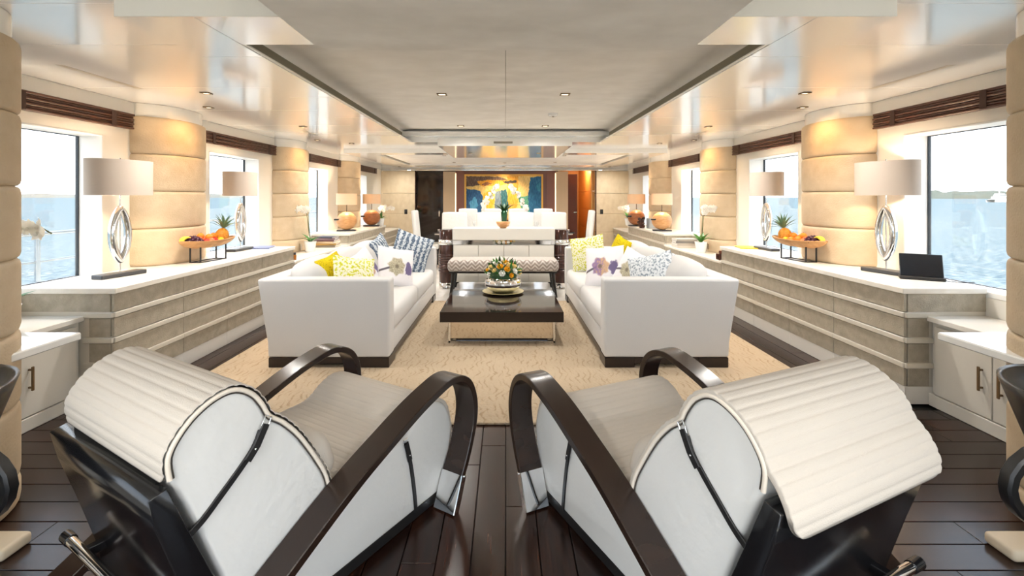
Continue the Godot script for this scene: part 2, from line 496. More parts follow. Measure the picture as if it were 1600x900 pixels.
func print_image(k: int) -> Image:
	var n := 128
	var im := Image.create(n, n, false, Image.FORMAT_RGB8)
	var f := FastNoiseLite.new(); f.seed = 70 + k; f.frequency = 0.05
	for y in n:
		for x in n:
			var a := f.get_noise_2d(x, y); var b := f.get_noise_2d(x * 2.2 + 90, y * 2.2)
			var c := Color.WHITE
			var q := Vector2(x, y) / n
			match k:
				0: c = c8(226, 202, 34).lerp(c8(160, 140, 18), smoothstep(0.5, 0.9, sin((a * 9.0 + q.length() * 12.0) * 2.0)))     # mustard with swirls
				1: c = c8(240, 238, 214).lerp(c8(206, 206, 60), smoothstep(0.0, 0.3, b + 0.35 * a))                                   # lime blotches
				2, 3:                                                                                                                  # one large flower on white
					c = c8(244, 241, 244)
					var p := q - Vector2(0.46, 0.52)
					var st := absf(p.y + 0.35 * p.x + 0.02)
					if p.x < -0.08 and p.x > -0.44: c = c.lerp(c8(110, 106, 114), smoothstep(0.034, 0.02, st))
					var lf := (q - Vector2(0.80, 0.56)) * Vector2(1.0, 0.7)
					c = c.lerp(c8(122, 112, 146), smoothstep(0.13, 0.10, lf.length() * (1.0 + 0.4 * a)))
					var r := p.length() * (1.0 + 0.10 * sin(p.angle() * 7.0) + 0.12 * a)
					var ring := 0.5 + 0.5 * sin(p.angle() * 14.0 + 6.0 * b)
					var fc := c8(204, 196, 166).lerp(c8(142, 132, 112), ring * 0.7) if k == 2 else c8(150, 120, 160).lerp(c8(206, 168, 132), smoothstep(-0.12, 0.12, p.x + 0.3 * b))
					c = c.lerp(fc.lerp(c8(96, 86, 74), smoothstep(0.07, 0.03, r) * 0.7), smoothstep(0.24, 0.19, r) * 0.9)
				4:                                                                                                                     # blue grey ikat bands
					var v := sin(x * 0.36 + 3.0 * b) * 0.5 + 0.5
					c = c8(206, 214, 220).lerp(c8(84, 100, 122), smoothstep(0.3, 0.95, v * (0.6 + 0.9 * absf(sin(y * 0.33 + a * 5)))))
				5: c = c8(224, 228, 232).lerp(c8(136, 148, 160), smoothstep(-0.1, 0.5, b + 0.3 * sin((x + y) * 0.2 + a * 8)))         # grey leaves
			im.set_pixel(x, y, c)
	return im

# ------------------------------------------------------------------ scene
func _ready() -> void:
	rng.seed = 7
	# camera: lens with shift so that uprights stay upright
	var cam := Camera3D.new(); cam.name = "camera"
	cam.projection = Camera3D.PROJECTION_FRUSTUM
	cam.near = 0.05; cam.far = 6000.0
	var f := 750.0
	cam.size = 900.0 / f * cam.near
	cam.frustum_offset = Vector2(10.0 / f * cam.near, -142.0 / f * cam.near)
	cam.position = Vector3(0, 1.45, 0)
	add_child(cam); cam.current = true
	# sky and exposure
	var env := Environment.new()
	var sky := Sky.new(); var sm := ProceduralSkyMaterial.new()
	sm.sky_top_color = Color(0.80, 0.88, 0.97); sm.sky_horizon_color = Color(0.95, 0.975, 1.0)
	sm.sky_curve = 0.2; sm.sky_energy_multiplier = 1.0
	sm.ground_bottom_color = Color(0.55, 0.68, 0.78); sm.ground_horizon_color = Color(0.86, 0.93, 0.97)
	sm.ground_energy_multiplier = 1.0
	sky.sky_material = sm
	env.background_mode = Environment.BG_SKY; env.sky = sky
	env.ambient_light_source = Environment.AMBIENT_SOURCE_DISABLED
	env.tonemap_mode = Environment.TONE_MAPPER_LINEAR
	env.background_energy_multiplier = 2.9
	env.tonemap_exposure = 1.4
	env.sdfgi_enabled = true; env.ssao_enabled = true; env.ssil_enabled = true
	var we := WorldEnvironment.new(); we.name = "world_environment"; we.environment = env
	add_child(we)
	# high sun astern, outside the cabin
	var sun := DirectionalLight3D.new(); sun.name = "sun"
	sun.light_energy = 5.0; sun.light_color = Color(1.0, 0.97, 0.92); sun.light_angular_distance = 1.0
	sun.sky_mode = DirectionalLight3D.SKY_MODE_LIGHT_ONLY; sun.shadow_enabled = true
	add_child(sun); sun.basis = Basis.looking_at(Vector3(0.12, -0.87, -0.48), Vector3.UP)
	materials()
	build_floor()
	build_ceiling()
	for s in [-1, 1]: build_side(s)
	build_far_wall()
	build_aft()
	build_outside()
	build_lights()
	build_sofas()
	build_coffee_table()
	build_dining()
	build_loungers()
	build_desks()
	build_counter_things()

# ------------------------------------------------------------------ floor
func plank(parent: Node, x0: float, x1: float, d0: float, d1: float) -> void:
	var along_x := (x1 - x0) > (d1 - d0)
	var L := (x1 - x0) if along_x else (d1 - d0)
	var W := (d1 - d0) if along_x else (x1 - x0)
	var m := MB.new()
	m.box(Vector3.ZERO, Vector3(L - 0.003, 0.02, W - 0.0045), 0.0015)
	part("plank", m, M["plank%d" % rng.randi_range(0, 3)], parent, V((x0 + x1) / 2, -0.01, (d0 + d1) / 2), Basis() if along_x else Basis(Vector3.UP, PI / 2))
func build_floor() -> void:
	var fl := struct("floor", "dark walnut plank floor of the saloon")
	span("subfloor", V(-3.9, -0.12, -2.4), V(3.9, -0.014, 6.66), M.groove, fl)
	span("dining_floor", V(-3.9, -0.12, 6.66), V(3.9, -0.001, 14.6), M.marble, fl).set_meta("label", "pale polished stone floor of the dining area")
	var w := 0.14
	# boards across the room at both sides
	for s in [-1, 1]:
		var edge := 1.25
		var d := 2.005 - w * 7
		var row := 0
		while d < 3.26:
			var cuts: Array = [edge]
			var x: float = edge + [0.5, 1.1, 0.75, 1.4, 0.3][row % 5]
			while x < 3.0:
				cuts.append(x); x += 1.15
			cuts.append(3.3)
			for i in cuts.size() - 1:
				if s > 0: plank(fl, cuts[i], cuts[i + 1], d, d + w)
				else: plank(fl, -cuts[i + 1], -cuts[i], d, d + w)
			d += w; row += 1
		# lengthwise boards between rug and cabinets
		var dd := d
		for k in 4:
			var x0 := 2.20 + k * 0.15
			var z := dd
			var step := [0.9, 1.5, 0.6, 1.2]
			var first: float = step[k]
			while z < 6.66:
				var z2 := minf(z + (first if z == dd else 1.6), 6.66)
				if s > 0: plank(fl, x0, x0 + 0.15, z, z2)
				else: plank(fl, -x0 - 0.15, -x0, z, z2)
				z = z2
	# lengthwise boards down the middle
	var n := 18
	var cw := 2.5 / n
	for i in n:
		var z: float = -0.2
		var firsts := [1.9, 2.6, 1.5, 2.25, 2.9, 1.75]
		var z2: float = firsts[i % 6]
		while z < 3.25:
			plank(fl, -1.25 + i * cw, -1.25 + (i + 1) * cw, z, minf(z2, 3.25))
			z = z2; z2 += 1.3
	# rug
	var rug := thing("area_rug", "large cream rug with fine wavy strokes under the white sofas", "rug", V(0, 0, 4.85))
	var m := MB.new()
	m.rbox(Vector3(-0.02, 0.008, 0), Vector3(4.84, 0.016, 3.6), 0.007, 1)
	part("pile", m, M.rug, rug)

# ------------------------------------------------------------------ ceiling
func panel(parent: Node, x0: float, x1: float, d0: float, d1: float, y: float, th: float, mt: Material, n := "panel") -> MeshInstance3D:
	return span(n, V(x0 + 0.0015, y, d0 + 0.0015), V(x1 - 0.0015, y + th, d1 - 0.0015), mt, parent, 0.001)
func build_ceiling() -> void:
	var c := struct("ceiling", "white glossy lacquered ceiling with recessed trays")
	span("deckhead", V(-3.9, 2.50, -2.4), V(3.9, 2.62, 14.6), M.slot, c)
	var cuts := [-2.3, -0.2, 1.0, 2.13, 2.71, 3.77, 4.75, 5.75, 6.72, 8.53, 10.2, 11.8, 13.1]
	for i in cuts.size() - 1:
		for s in [-1, 1]:
			var wall := LX if s < 0 else RX
			var a := 1.70
			if cuts[i] < 2.1: a = 0.0
			elif cuts[i] >= 6.7 and cuts[i] < 8.5: a = 0.0
			elif cuts[i] >= 8.5: a = 2.86
			if s < 0: panel(c, wall, -a, cuts[i], cuts[i + 1], CEIL, 0.06, M.ceiling)
			else: panel(c, a, wall, cuts[i], cuts[i + 1], CEIL, 0.06, M.ceiling)
	# dropped soffit round the lounge tray
	var sc := [2.09, 2.68, 3.77, 4.75, 5.75, 6.86]
	for i in sc.size() - 1:
		panel(c, -1.70, -1.36, sc[i], sc[i + 1], SOFF, 0.014, M.ceiling, "soffit_panel")
		panel(c, 1.36, 1.70, sc[i], sc[i + 1], SOFF, 0.014, M.ceiling, "soffit_panel")
	panel(c, -1.36, 1.36, 2.09, 2.474, SOFF, 0.10, M.ceiling, "soffit_panel")
	span("fascia", V(-1.70, SOFF - 0.001, 2.082), V(1.70, CEIL + 0.02, 2.0905), M.lacquer, c, 0.001)
	span("tray_end", V(-1.70, SOFF, 6.86), V(1.70, 2.46, 6.93), M.ceiling, c, 0.002)
	span("tray_end", V(-1.43, SOFF + 0.1, 2.40), V(1.43, 2.45, 2.474), M.ceiling, c)
	for s in [-1, 1]:
		span("tray_lip", V(s * 1.345, SOFF + 0.004, 2.474), V(s * 1.36, SOFF + 0.014, 6.86), M.lacquer, c, 0.002)
		span("soffit_side", V(s * 1.69, SOFF + 0.002, 2.09), V(s * 1.70, CEIL + 0.03, 6.86), M.ceiling, c)
		span("tray_wall", V(s * 1.45, SOFF + 0.014, 2.40), V(s * 1.48, 2.47, 6.9), M.slot, c)
		var m := MB.new()   # coved strip between slot and suede panel
		var prof := []
		for k in 7:
			var a := PI / 2 * k / 6.0
			prof.append(Vector2(1.45 - 0.08 * (1 - cos(a)), TRAY - 0.045 + 0.045 * sin(a)))
		var rows := []
		for p in prof: rows.append(PackedVector3Array([V(s * p.x, p.y, 2.474), V(s * p.x, p.y, 6.86)]))
		m.grid(rows)
		part("cove_strip", m, M.tray, c)
	panel(c, -1.38, 0.0, 2.40, 4.66, TRAY, 0.05, M.tray, "suede_panel")
	panel(c, 0.0, 1.38, 2.40, 4.66, TRAY, 0.05, M.tray, "suede_panel")
	panel(c, -1.38, 0.0, 4.66, 6.86, TRAY, 0.05, M.tray, "suede_panel")
	panel(c, 0.0, 1.38, 4.66, 6.86, TRAY, 0.05, M.tray, "suede_panel")
	# hanging suede panel above the lounge chairs, corners clipped
	var hp := MB.new()
	var poly := [Vector2(2.3, 0), Vector2(-2.36, 0)]
	var out := [V(-0.93, 0, -2.3), V(-0.93, 0, 2.36), V(-0.87, 0, 2.42), V(0.87, 0, 2.42), V(0.93, 0, 2.36), V(0.93, 0, -2.3)]
	var top := []; var bot := []
	for p in out:
		bot.append(p + Vector3(0, 2.19, 0)); top.append(p + Vector3(0, 2.215, 0))
	hp.face(bot, Vector3(0, 2.2, 0)); hp.face(top, Vector3(0, 2.2, 0))
	for i in 6: hp.face([bot[i], bot[(i + 1) % 6], top[(i + 1) % 6], top[i]], Vector3(0, 2.2, -0.5))
	part("hanging_panel", hp, M.tray, c)
	span("panel_hanger", V(-0.8, 2.215, -2.2), V(0.8, 2.32, 2.0), M.lacquer, c)
	# centre panel before the dining tray
	span("centre_panel", V(-0.97, 2.18, 6.85), V(0.95, 2.30, 8.9), M.ceiling, c, 0.004)
	span("grille", V(-0.17, 2.215, 6.846), V(0.10, 2.245, 6.856), M.vent, c)
	# dining tray
	for s in [-1, 1]:
		span("soffit_panel", V(s * 2.38, SOFF, 8.53), V(s * 2.88, CEIL + 0.05, 12.1), M.ceiling, c, 0.002)
		span("soffit_panel", V(s * 1.06, SOFF, 8.53), V(s * 2.38, CEIL + 0.05, 8.9), M.ceiling, c, 0.002)
		span("slot_wall", V(s * 2.40, SOFF + 0.01, 8.9), V(s * 2.44, 2.4, 12.0), M.slot, c)
		span("slot_floor", V(s * 2.30, 2.27, 8.95), V(s * 2.38, 2.28, 11.9), M.slot, c)
	span("soffit_panel", V(-2.88, SOFF, 11.9), V(2.88, CEIL + 0.05, 13.1), M.ceiling, c, 0.002)
	span("suede_panel", V(-2.32, 2.265, 8.9), V(2.32, 2.32, 11.9), M.tray, c)
	# long thin air slots and flush hatches
	for s in [-1, 1]:
		span("air_slot", V(s * 2.88, CEIL - 0.0015, 3.12), V(s * 2.925, CEIL + 0.004, 3.80), M.vent, c)
		span("air_slot", V(s * 2.6, CEIL - 0.0015, 6.2), V(s * 2.64, CEIL + 0.004, 6.66), M.vent, c)
	# smoke detector
	var sd := thing("smoke_detector", "small round white smoke detector on the suede ceiling", "detector", V(0.54, TRAY, 5.47))
	var m2 := MB.new()
	m2.lathe([Vector2(0.055, 0), Vector2(0.055, -0.02), Vector2(0.042, -0.034), Vector2(0.0, -0.036)], Vector3.ZERO, 20)
	part("housing", m2, M.pot, sd)
	var m3 := MB.new()
	m3.lathe([Vector2(0.016, -0.035), Vector2(0.014, -0.043), Vector2(0, -0.044)], Vector3.ZERO, 12)
	part("sensor", m3, M.vent, sd)

# ------------------------------------------------------------------ side walls, windows, columns, counters
const WIN := [[-1.6, 1.2], [2.6, 4.05], [5.5, 6.62], [8.1, 9.18], [10.75, 11.75]]
const COLZ := [4.79, 7.44, 10.17]
func column(s: int, wx: float, d: float, y0: float, y1: float, a: float, b: float, label: String, full := false) -> void:
	var o := thing("padded_column", label, "column", V(wx, 0, d), 0.0, "cream padded columns between the windows" if not full else "cream padded pillars beside the desks")
	var seams := []
	var y := y1
	while y - 0.344 > y0 + 0.08:
		seams.append([y - 0.344, y]); y -= 0.344
	seams.append([y0, y])
	var n := 40 if full else 24
	for sg in seams:
		var m := MB.new()
		var rows := []
		var h: float = sg[1] - sg[0]
		for k in [[0.0, 0.022], [0.004, 0.012], [0.012, 0.004], [0.03, 0.0], [h - 0.03, 0.0], [h - 0.012, 0.004], [h - 0.004, 0.012], [h, 0.022]]:
			var row := PackedVector3Array()
			for i in (n if full else n + 1):
				var t := (TAU * i / n) if full else (-PI / 2 + PI * i / n)
				row.append(Vector3(-s * (a - k[1]) * cos(t), sg[0] + k[0], (b - k[1]) * sin(t)))
			rows.append(row)
		m.grid(rows, full)
		for e in [0, 7]:
			var pts := []
			for p in rows[e]: pts.append(p)
			m.face(pts, Vector3(-s * 0.01, sg[0] + h / 2, 0))
		part("padded_panel", m, M.column, o)
	var mc := MB.new()   # polished collar up to the ceiling
	var rws := []
	for yy in [y1, CEIL - 0.002]:
		var row := PackedVector3Array()
		for i in (n if full else n + 1):
			var t := (TAU * i / n) if full else (-PI / 2 + PI * i / n)
			row.append(Vector3(-s * (a - 0.03) * cos(t), yy, (b - 0.03) * sin(t)))
		rws.append(row)
	mc.grid(rws, full)
	part("collar", mc, M.gloss_white, o)
func build_side(s: int) -> void:
	var wx := LX if s < 0 else RX
	var gx := wx + s * 0.2
	var wname := "wall_left" if s < 0 else "wall_right"
	var wl := struct(wname, "cream saloon wall with windows over " + ("the side deck railing" if s < 0 else "open water and a headland"))
	span("lower_wall", V(wx, -0.1, -2.4), V(wx + s * 0.215, 0.76, 13.3), M.paint, wl)
	span("header", V(wx, 1.975, -2.4), V(wx + s * 0.215, CEIL + 0.3, 13.3), M.paint, wl)
	var prev := -2.4
	for w in WIN:
		span("pier", V(wx, 0.76, prev), V(wx + s * 0.215, 1.975, w[0]), M.paint, wl)
		prev = w[1]
	span("pier", V(wx, 0.76, prev), V(wx + s * 0.215, 1.975, 13.3), M.paint, wl)
	# cornice band under the ceiling
	span("cornice", V(wx - s * 0.02, 2.20, -2.3), V(wx, CEIL, 13.1), M.lacquer, wl, 0.002)
	var side_word := "railing" if s < 0 else "headland"
	var side_txt := "deck railing" if s < 0 else "open sea"
	for i in WIN.size():
		var a: float = WIN[i][0]; var b: float = WIN[i][1]
		var wn := struct("window_%d" % (i + 1 + (0 if s < 0 else WIN.size())), "white framed saloon window looking onto the " + side_txt)
		span("jamb", V(wx - s * 0.004, 0.76, b - 0.012), V(wx + s * 0.21, 1.975, b + 0.001), M.frame, wn, 0.002)
		span("jamb", V(wx - s * 0.004, 0.76, a - 0.001), V(wx + s * 0.21, 1.975, a + 0.012), M.frame, wn, 0.002)
		span("head", V(wx - s * 0.004, 1.963, a), V(wx + s * 0.21, 1.976, b), M.frame, wn, 0.002)
		span("sill", V(wx - s * 0.004, 0.75, a), V(wx + s * 0.21, 0.79, b), M.frame, wn, 0.003)
		for q in [[a + 0.012, 0.79, a + 0.020, 1.963], [b - 0.022, 0.79, b - 0.012, 1.963], [a + 0.02, 0.79, b - 0.022, 0.795], [a + 0.02, 1.958, b - 0.022, 1.963]]:
			span("gasket", V(gx - s * 0.012, q[1], q[0]), V(gx + s * 0.012, q[3], q[2]), M.gasket, wn)
		span("pane", V(gx - s * 0.004, 0.795, a + 0.02), V(gx + s * 0.004, 1.958, b - 0.022), M.glass, wn)
	# blinds, gathered up under the cornice
	var proto: Node3D = null
	var bl := [[2.3, 4.31], [5.27, 6.98], [7.95, 9.72], [10.66, 12.44]]
	for r in bl:
		var L: float = r[1] - r[0]
		var o := thing("wooden_blind", "dark brown raised slat blind over the %s window %s" % [side_word, ["beside the padded pillar", "behind the fruit tray", "beside the potted orchid", "behind the wooden ball lamps"][bl.find(r)]], "blind", V(wx - s * 0.045, 2.055, (r[0] + r[1]) / 2), 0.0, "raised wooden blinds along the windows")
		for k in 6:
			boxp("slat", Vector3(s * (0.004 if k % 2 else -0.003), 0.010 + k * 0.0195, 0), Vector3(0.05, 0.0165, L - 0.01), M.blind, o, 0.004)
		boxp("headrail", Vector3(0.004, 0.128, 0), Vector3(0.048, 0.02, L), M.blind, o, 0.003)
		for q in ([-0.5, 0.5] if L < 1.9 else [-0.62, 0.0, 0.62]):
			boxp("ladder_tape", Vector3(-s * 0.029, 0.066, q * L * 0.75 if L < 1.9 else q * 1.25), Vector3(0.004, 0.13, 0.05), M.tape, o, 0.001)
	# columns
	for i in 3:
		column(s, wx, COLZ[i], CT if i != 1 else CL, 2.19, 0.30, 0.45, "cream padded wall column on the %s side %s" % [side_word, ["behind the fruit tray", "behind the potted orchid on the low worktop", "behind the pale wooden ball lamp"][i]])
	var px := -2.65 if s < 0 else 2.73
	column(s, px, 2.05, 0.0, 2.19, 0.42, 0.40, "free-standing cream padded pillar rising through the white desk on the %s side" % side_word, true)
	# drawer units; face at fx
	var fx := -2.74 if s < 0 else 2.79
	var ends := [3.356, 4.08, 4.72, 5.40, 6.2]
	for i in 4: drawer_unit(s, fx, wx, ends[i], ends[i + 1], CT - 0.04, i == 0, "tall shagreen drawer unit on the %s side, %s" % [side_word, ["next to the white cupboard", "second from the white cupboard", "third from the white cupboard", "next to the low worktop"][i]], "tall shagreen drawer units")
	var lo := [6.2, 6.95, 7.7, 8.4]
	for i in 3: drawer_unit(s, fx, wx, lo[i], lo[i + 1], CL - 0.03, false, "low shagreen drawer unit on the %s side, %s" % [side_word, ["against the tall units", "below the potted orchid", "below the stacked books"][i]], "low shagreen drawer units")
	var hi := [8.4, 9.25, 10.1, 10.9]
	for i in 3: drawer_unit(s, fx, wx, hi[i], hi[i + 1], CT - 0.04, i == 0, "shagreen unit on the %s side %s" % [side_word, ["below the pale ball lamp", "between the two ball lamps", "below the red-brown ball lamp"][i]], "drawer units beneath the wooden lamps", 0.6)
	drawer_unit(s, fx + s * 0.15, wx, 10.9, 13.05, CL - 0.03, false, "low shagreen end unit meeting the dining wall on the %s side" % side_word, "low end units at the dining wall")
	worktop(s, fx, wx, 3.34, 6.2, CT, 0.04, "long pale stone worktop carrying fruit stands and ring lamps on the %s side" % side_word, "tall pale worktops")
	worktop(s, fx, wx, 6.203, 8.397, CL, 0.03, "lower pale worktop carrying orchid and books on the %s side" % side_word, "low pale worktops")
	worktop(s, fx, wx, 8.38, 10.9, CT, 0.04, "pale worktop carrying round wooden lamps on the %s side" % side_word, "pale worktops under the wooden lamps")
	worktop(s, fx + s * 0.15, wx, 10.903, 13.05, CL, 0.03, "low pale worktop at the dining wall on the %s side" % side_word, "low worktops at the dining wall")
	# white cupboards beside the desks
	var lx := s * 2.96
	var cb := thing("white_cupboard", "low white cupboard with bronze bar handles on the %s side" % side_word, "cupboard", V(lx, 0, 3.354), 0.0, "low white cupboards by the desks")
	var W: float = absf(wx) - 2.962
	boxp("body", Vector3(s * (W / 2 + 0.01), 0.335, 0.62), Vector3(W - 0.02, 0.50, 1.236), M.cabinet_white, cb, 0.003)
	boxp("plinth", Vector3(s * (W / 2 - 0.004), 0.0425, 0.62), Vector3(W + 0.008, 0.085, 1.236), M.cabinet_white, cb, 0.004)
	var z0 := 0.045
	for k in 3:
		var dw := 0.395
		var dr := boxp("door", Vector3(s * 0.004, 0.325, z0 + dw / 2), Vector3(0.022, 0.465, dw - 0.006), M.cabinet_white, cb, 0.003)
		var hm := MB.new()
		var hz := (dw / 2 - 0.06) * (1 if k != 1 else -1)
		hm.box(Vector3(-s * 0.035, 0.0, hz), Vector3(0.012, 0.15, 0.016), 0.003)
		for yy in [-0.055, 0.055]: hm.box(Vector3(-s * 0.02, yy, hz), Vector3(0.03, 0.012, 0.012), 0.002)
		part("handle", hm, M.bronze, dr)
		z0 += dw
	var lt := thing("low_worktop", "white low worktop between tall counter and padded pillar, %s side" % side_word, "worktop", V(lx, CL - 0.035, 3.352), 0.0, "white low worktops by the desks")
	boxp("slab", Vector3(s * (W / 2 - 0.012), 0.0175, 0.62), Vector3(W + 0.02, 0.035, 1.236), M.lacquer, lt, 0.003)
func drawer_unit(s: int, fx: float, wx: float, d0: float, d1: float, top: float, end_panel: bool, label: String, group: String, end_from := 0.0) -> void:
	var o := thing("drawer_unit", label, "drawers", V(fx, 0, (d0 + d1) / 2), 0.0, group)
	var W := absf(wx - fx) - 0.003
	var L := d1 - d0
	boxp("body", Vector3(s * (W / 2 + 0.012), (top + 0.1) / 2, 0), Vector3(W - 0.024, top - 0.1, L - 0.002), M.strip, o)
	boxp("plinth", Vector3(s * W / 2, 0.0625, 0), Vector3(W, 0.125, L - 0.001), M.lacquer, o, 0.003)
	var rows := [[0.127, 0.253], [0.293, 0.428], [0.472, 0.602], [0.647, 0.772]]
	for r in rows:
		if r[0] > top - 0.05: continue
		var y1: float = minf(r[1], top - 0.002)
		boxp("drawer_front", Vector3(s * 0.008, (r[0] + y1) / 2, 0), Vector3(0.022, y1 - r[0], L - 0.005), M.shagreen, o, 0.003)
		if end_panel and r[0] > end_from:
			var deep := 0.17 if r[0] < 0.6 else W
			boxp("end_panel", Vector3(s * (deep / 2 + 0.012), (r[0] + y1) / 2, L / 2 - 0.006), Vector3(deep - 0.02, y1 - r[0], 0.016), M.shagreen, o, 0.003)
	for y in [0.273, 0.449, 0.625]:
		if y > top - 0.03: continue
		boxp("strip", Vector3(s * 0.004, y, 0), Vector3(0.03, 0.036, L - 0.001), M.strip, o, 0.003)
		if end_panel and end_from <= 0.0:
			boxp("strip", Vector3(s * 0.105, y, L / 2 + 0.002), Vector3(0.21, 0.036, 0.03), M.strip, o, 0.003)
func worktop(s: int, fx: float, wx: float, d0: float, d1: float, y: float, th: float, label: String, group: String) -> void:
	var o := thing("worktop", label, "worktop", V(fx, y - th, (d0 + d1) / 2), 0.0, group)
	var W := absf(wx - fx) - 0.004
	boxp("slab", Vector3(s * (W / 2 - 0.012), th / 2, 0), Vector3(W + 0.024, th, d1 - d0), M.worktop, o, 0.004)

# ------------------------------------------------------------------ far wall
func build_far_wall() -> void:
	var D := 13.1
	var fw := struct("wall_far", "dining end wall of padded leather, dark doors and a painting niche")
	span("backing", V(-3.8, -0.1, D + 0.6), V(1.55, 2.6, D + 0.75), M.dark_wood, fw)
	span("backing", V(2.46, -0.1, D + 0.12), V(3.8, 2.6, D + 0.2), M.dark_wood, fw)
	for s in [-1, 1]:
		# four stacked leather panels at each side
		var x0: float = s * 2.45; var x1: float = LX if s < 0 else RX
		var ys := [0.0, 0.5, 1.0, 1.55, 2.165]
		for i in 4: span("leather_panel", V(x0, ys[i] + 0.002, D), V(x1, ys[i + 1] - 0.002, D + 0.12), M.leather_wall, fw, 0.008)
		span("jamb", V(s * 2.45, 0, D - 0.01), V(s * 2.475, 2.17, D + 0.12), M.dark_wood, fw, 0.002)
		span("pilaster", V(s * 1.37, 0, D - 0.03), V(s * 1.70, 2.15, D + 0.1), M.taupe, fw, 0.006)
		span("light_strip", V(s * 1.345, 0.2, D - 0.035), V(s * 1.375, 2.1, D - 0.005), M.strip_glow, fw)
		span("niche_side", V(s * 1.12, 0, D + 0.02), V(s * 1.37, 2.18, D + 0.12), M.niche, fw, 0.003)
		span("head_trim", V(s * 1.0, 2.168, D - 0.04), V(s * 3.35, 2.20, D + 0.15), M.chrome, fw, 0.003)
	span("niche_back", V(-1.12, 0, D + 0.06), V(1.12, 2.18, D + 0.14), M.niche, fw)
	span("head_wall", V(-3.8, 2.19, D + 0.0), V(3.8, 2.6, D + 0.2), M.lacquer, fw)
	span("head_block", V(-1.12, 2.20, D - 0.18), V(1.06, 2.31, D + 0.1), M.lacquer, fw, 0.004)
	span("head_block_trim", V(-1.05, 2.165, D - 0.12), V(1.0, 2.198, D + 0.05), M.chrome, fw, 0.003)
	# dark glossy door leaf on one side
	var d1 := struct("door_1", "dark glossy brown door beside the dining table")
	span("leaf", V(-2.44, 0.0, D + 0.10), V(-1.71, 2.165, D + 0.15), M.espresso, d1, 0.003)
	var hm := MB.new(); hm.box(V(-1.82, 1.0, D + 0.075), Vector3(0.03, 0.16, 0.05), 0.004); part("door_handle", hm, M.chrome, d1)
	# corridor on the other side
	var co := struct("wall_corridor", "warm leather-panelled corridor beyond the dining area")
	for i in 4: span("leather_panel", V(2.36, [0.0, 0.55, 1.1, 1.62][i], D + 0.15), V(2.46, [0.545, 1.095, 1.615, 2.3][i], D + 2.4), M.corridor, co, 0.008)
	span("corridor_end", V(1.4, -0.1, D + 2.4), V(2.6, 2.5, D + 2.5), M.corridor, co)
	span("corridor_inner", V(1.5, -0.1, D + 0.15), V(1.6, 2.5, D + 2.4), M.corridor, co)
	span("corridor_ceiling", V(1.4, 2.3, D + 0.1), V(2.6, 2.4, D + 2.5), M.lacquer, co)
	span("corridor_floor", V(1.4, -0.12, D + 0.1), V(2.6, 0.0, D + 2.5), M.dark_wood, co)
	var d2 := struct("door_2", "red-brown wooden door standing open into the corridor")
	span("leaf", V(1.68, 0.0, D + 0.5), V(2.03, 2.1, D + 0.545), M.door_red, d2, 0.003)
	var h2 := MB.new(); h2.box(V(1.97, 1.02, D + 0.47), Vector3(0.09, 0.025, 0.05), 0.004); part("door_handle", h2, M.chrome, d2)
	var cl := thing("corridor_light", "small warm downlight in the corridor ceiling", "light", V(2.1, 2.298, D + 0.7))
	boxp("lens", Vector3(0, -0.004, 0), Vector3(0.07, 0.006, 0.07), M.glow_warm, cl)
	var ol := OmniLight3D.new(); ol.name = "lamp"; ol.light_color = Color(1, 0.82, 0.6); ol.light_energy = 0.9; ol.omni_range = 20; ol.omni_attenuation = 2; ol.light_size = 0.05; ol.shadow_enabled = true; ol.position = Vector3(0, -0.06, 0)
	cl.add_child(ol)
	# switches
	for s in [-1, 1]:
		var sw := thing("wall_switch", "small dark switch plate on the padded wall beside the %s" % ("dark door" if s < 0 else "corridor"), "switch", V(s * 2.72 if s < 0 else 2.62, 1.05, D), 0.0, "switch plates on the dining wall")
		boxp("plate", Vector3(0, 0, 0.006), Vector3(0.08, 0.13, 0.012), M.black_soft, sw, 0.003)
		boxp("rocker", Vector3(0, 0.02, 0.013), Vector3(0.045, 0.05, 0.006), M.gasket, sw, 0.002)
	# painting
	var art := thing("painting", "abstract painting in blue, teal, ochre and cream in gilt frame", "painting", V(-0.05, 1.45, D + 0.055))
	var pw := 2.06; var ph := 1.16
	var cm := PlaneMesh.new(); cm.size = Vector2(pw, ph); cm.orientation = PlaneMesh.FACE_Z
	var cb := MB.new(); cb.box(Vector3(0, 0, 0), Vector3(pw, ph, 0.03), 0.002)
	part("stretcher", cb, M.paint, art, Vector3(0, 0, 0.02))
	part("canvas", cm, M.art, art, Vector3(0, 0, 0.037))
	for q in [[0, ph / 2 + 0.02, pw + 0.09, 0.05], [0, -ph / 2 - 0.02, pw + 0.09, 0.05], [pw / 2 + 0.02, 0, 0.05, ph], [-pw / 2 - 0.02, 0, 0.05, ph]]:
		boxp("frame_bar", Vector3(q[0], q[1], 0.03), Vector3(q[2], q[3], 0.06), M.gilt, art, 0.006)

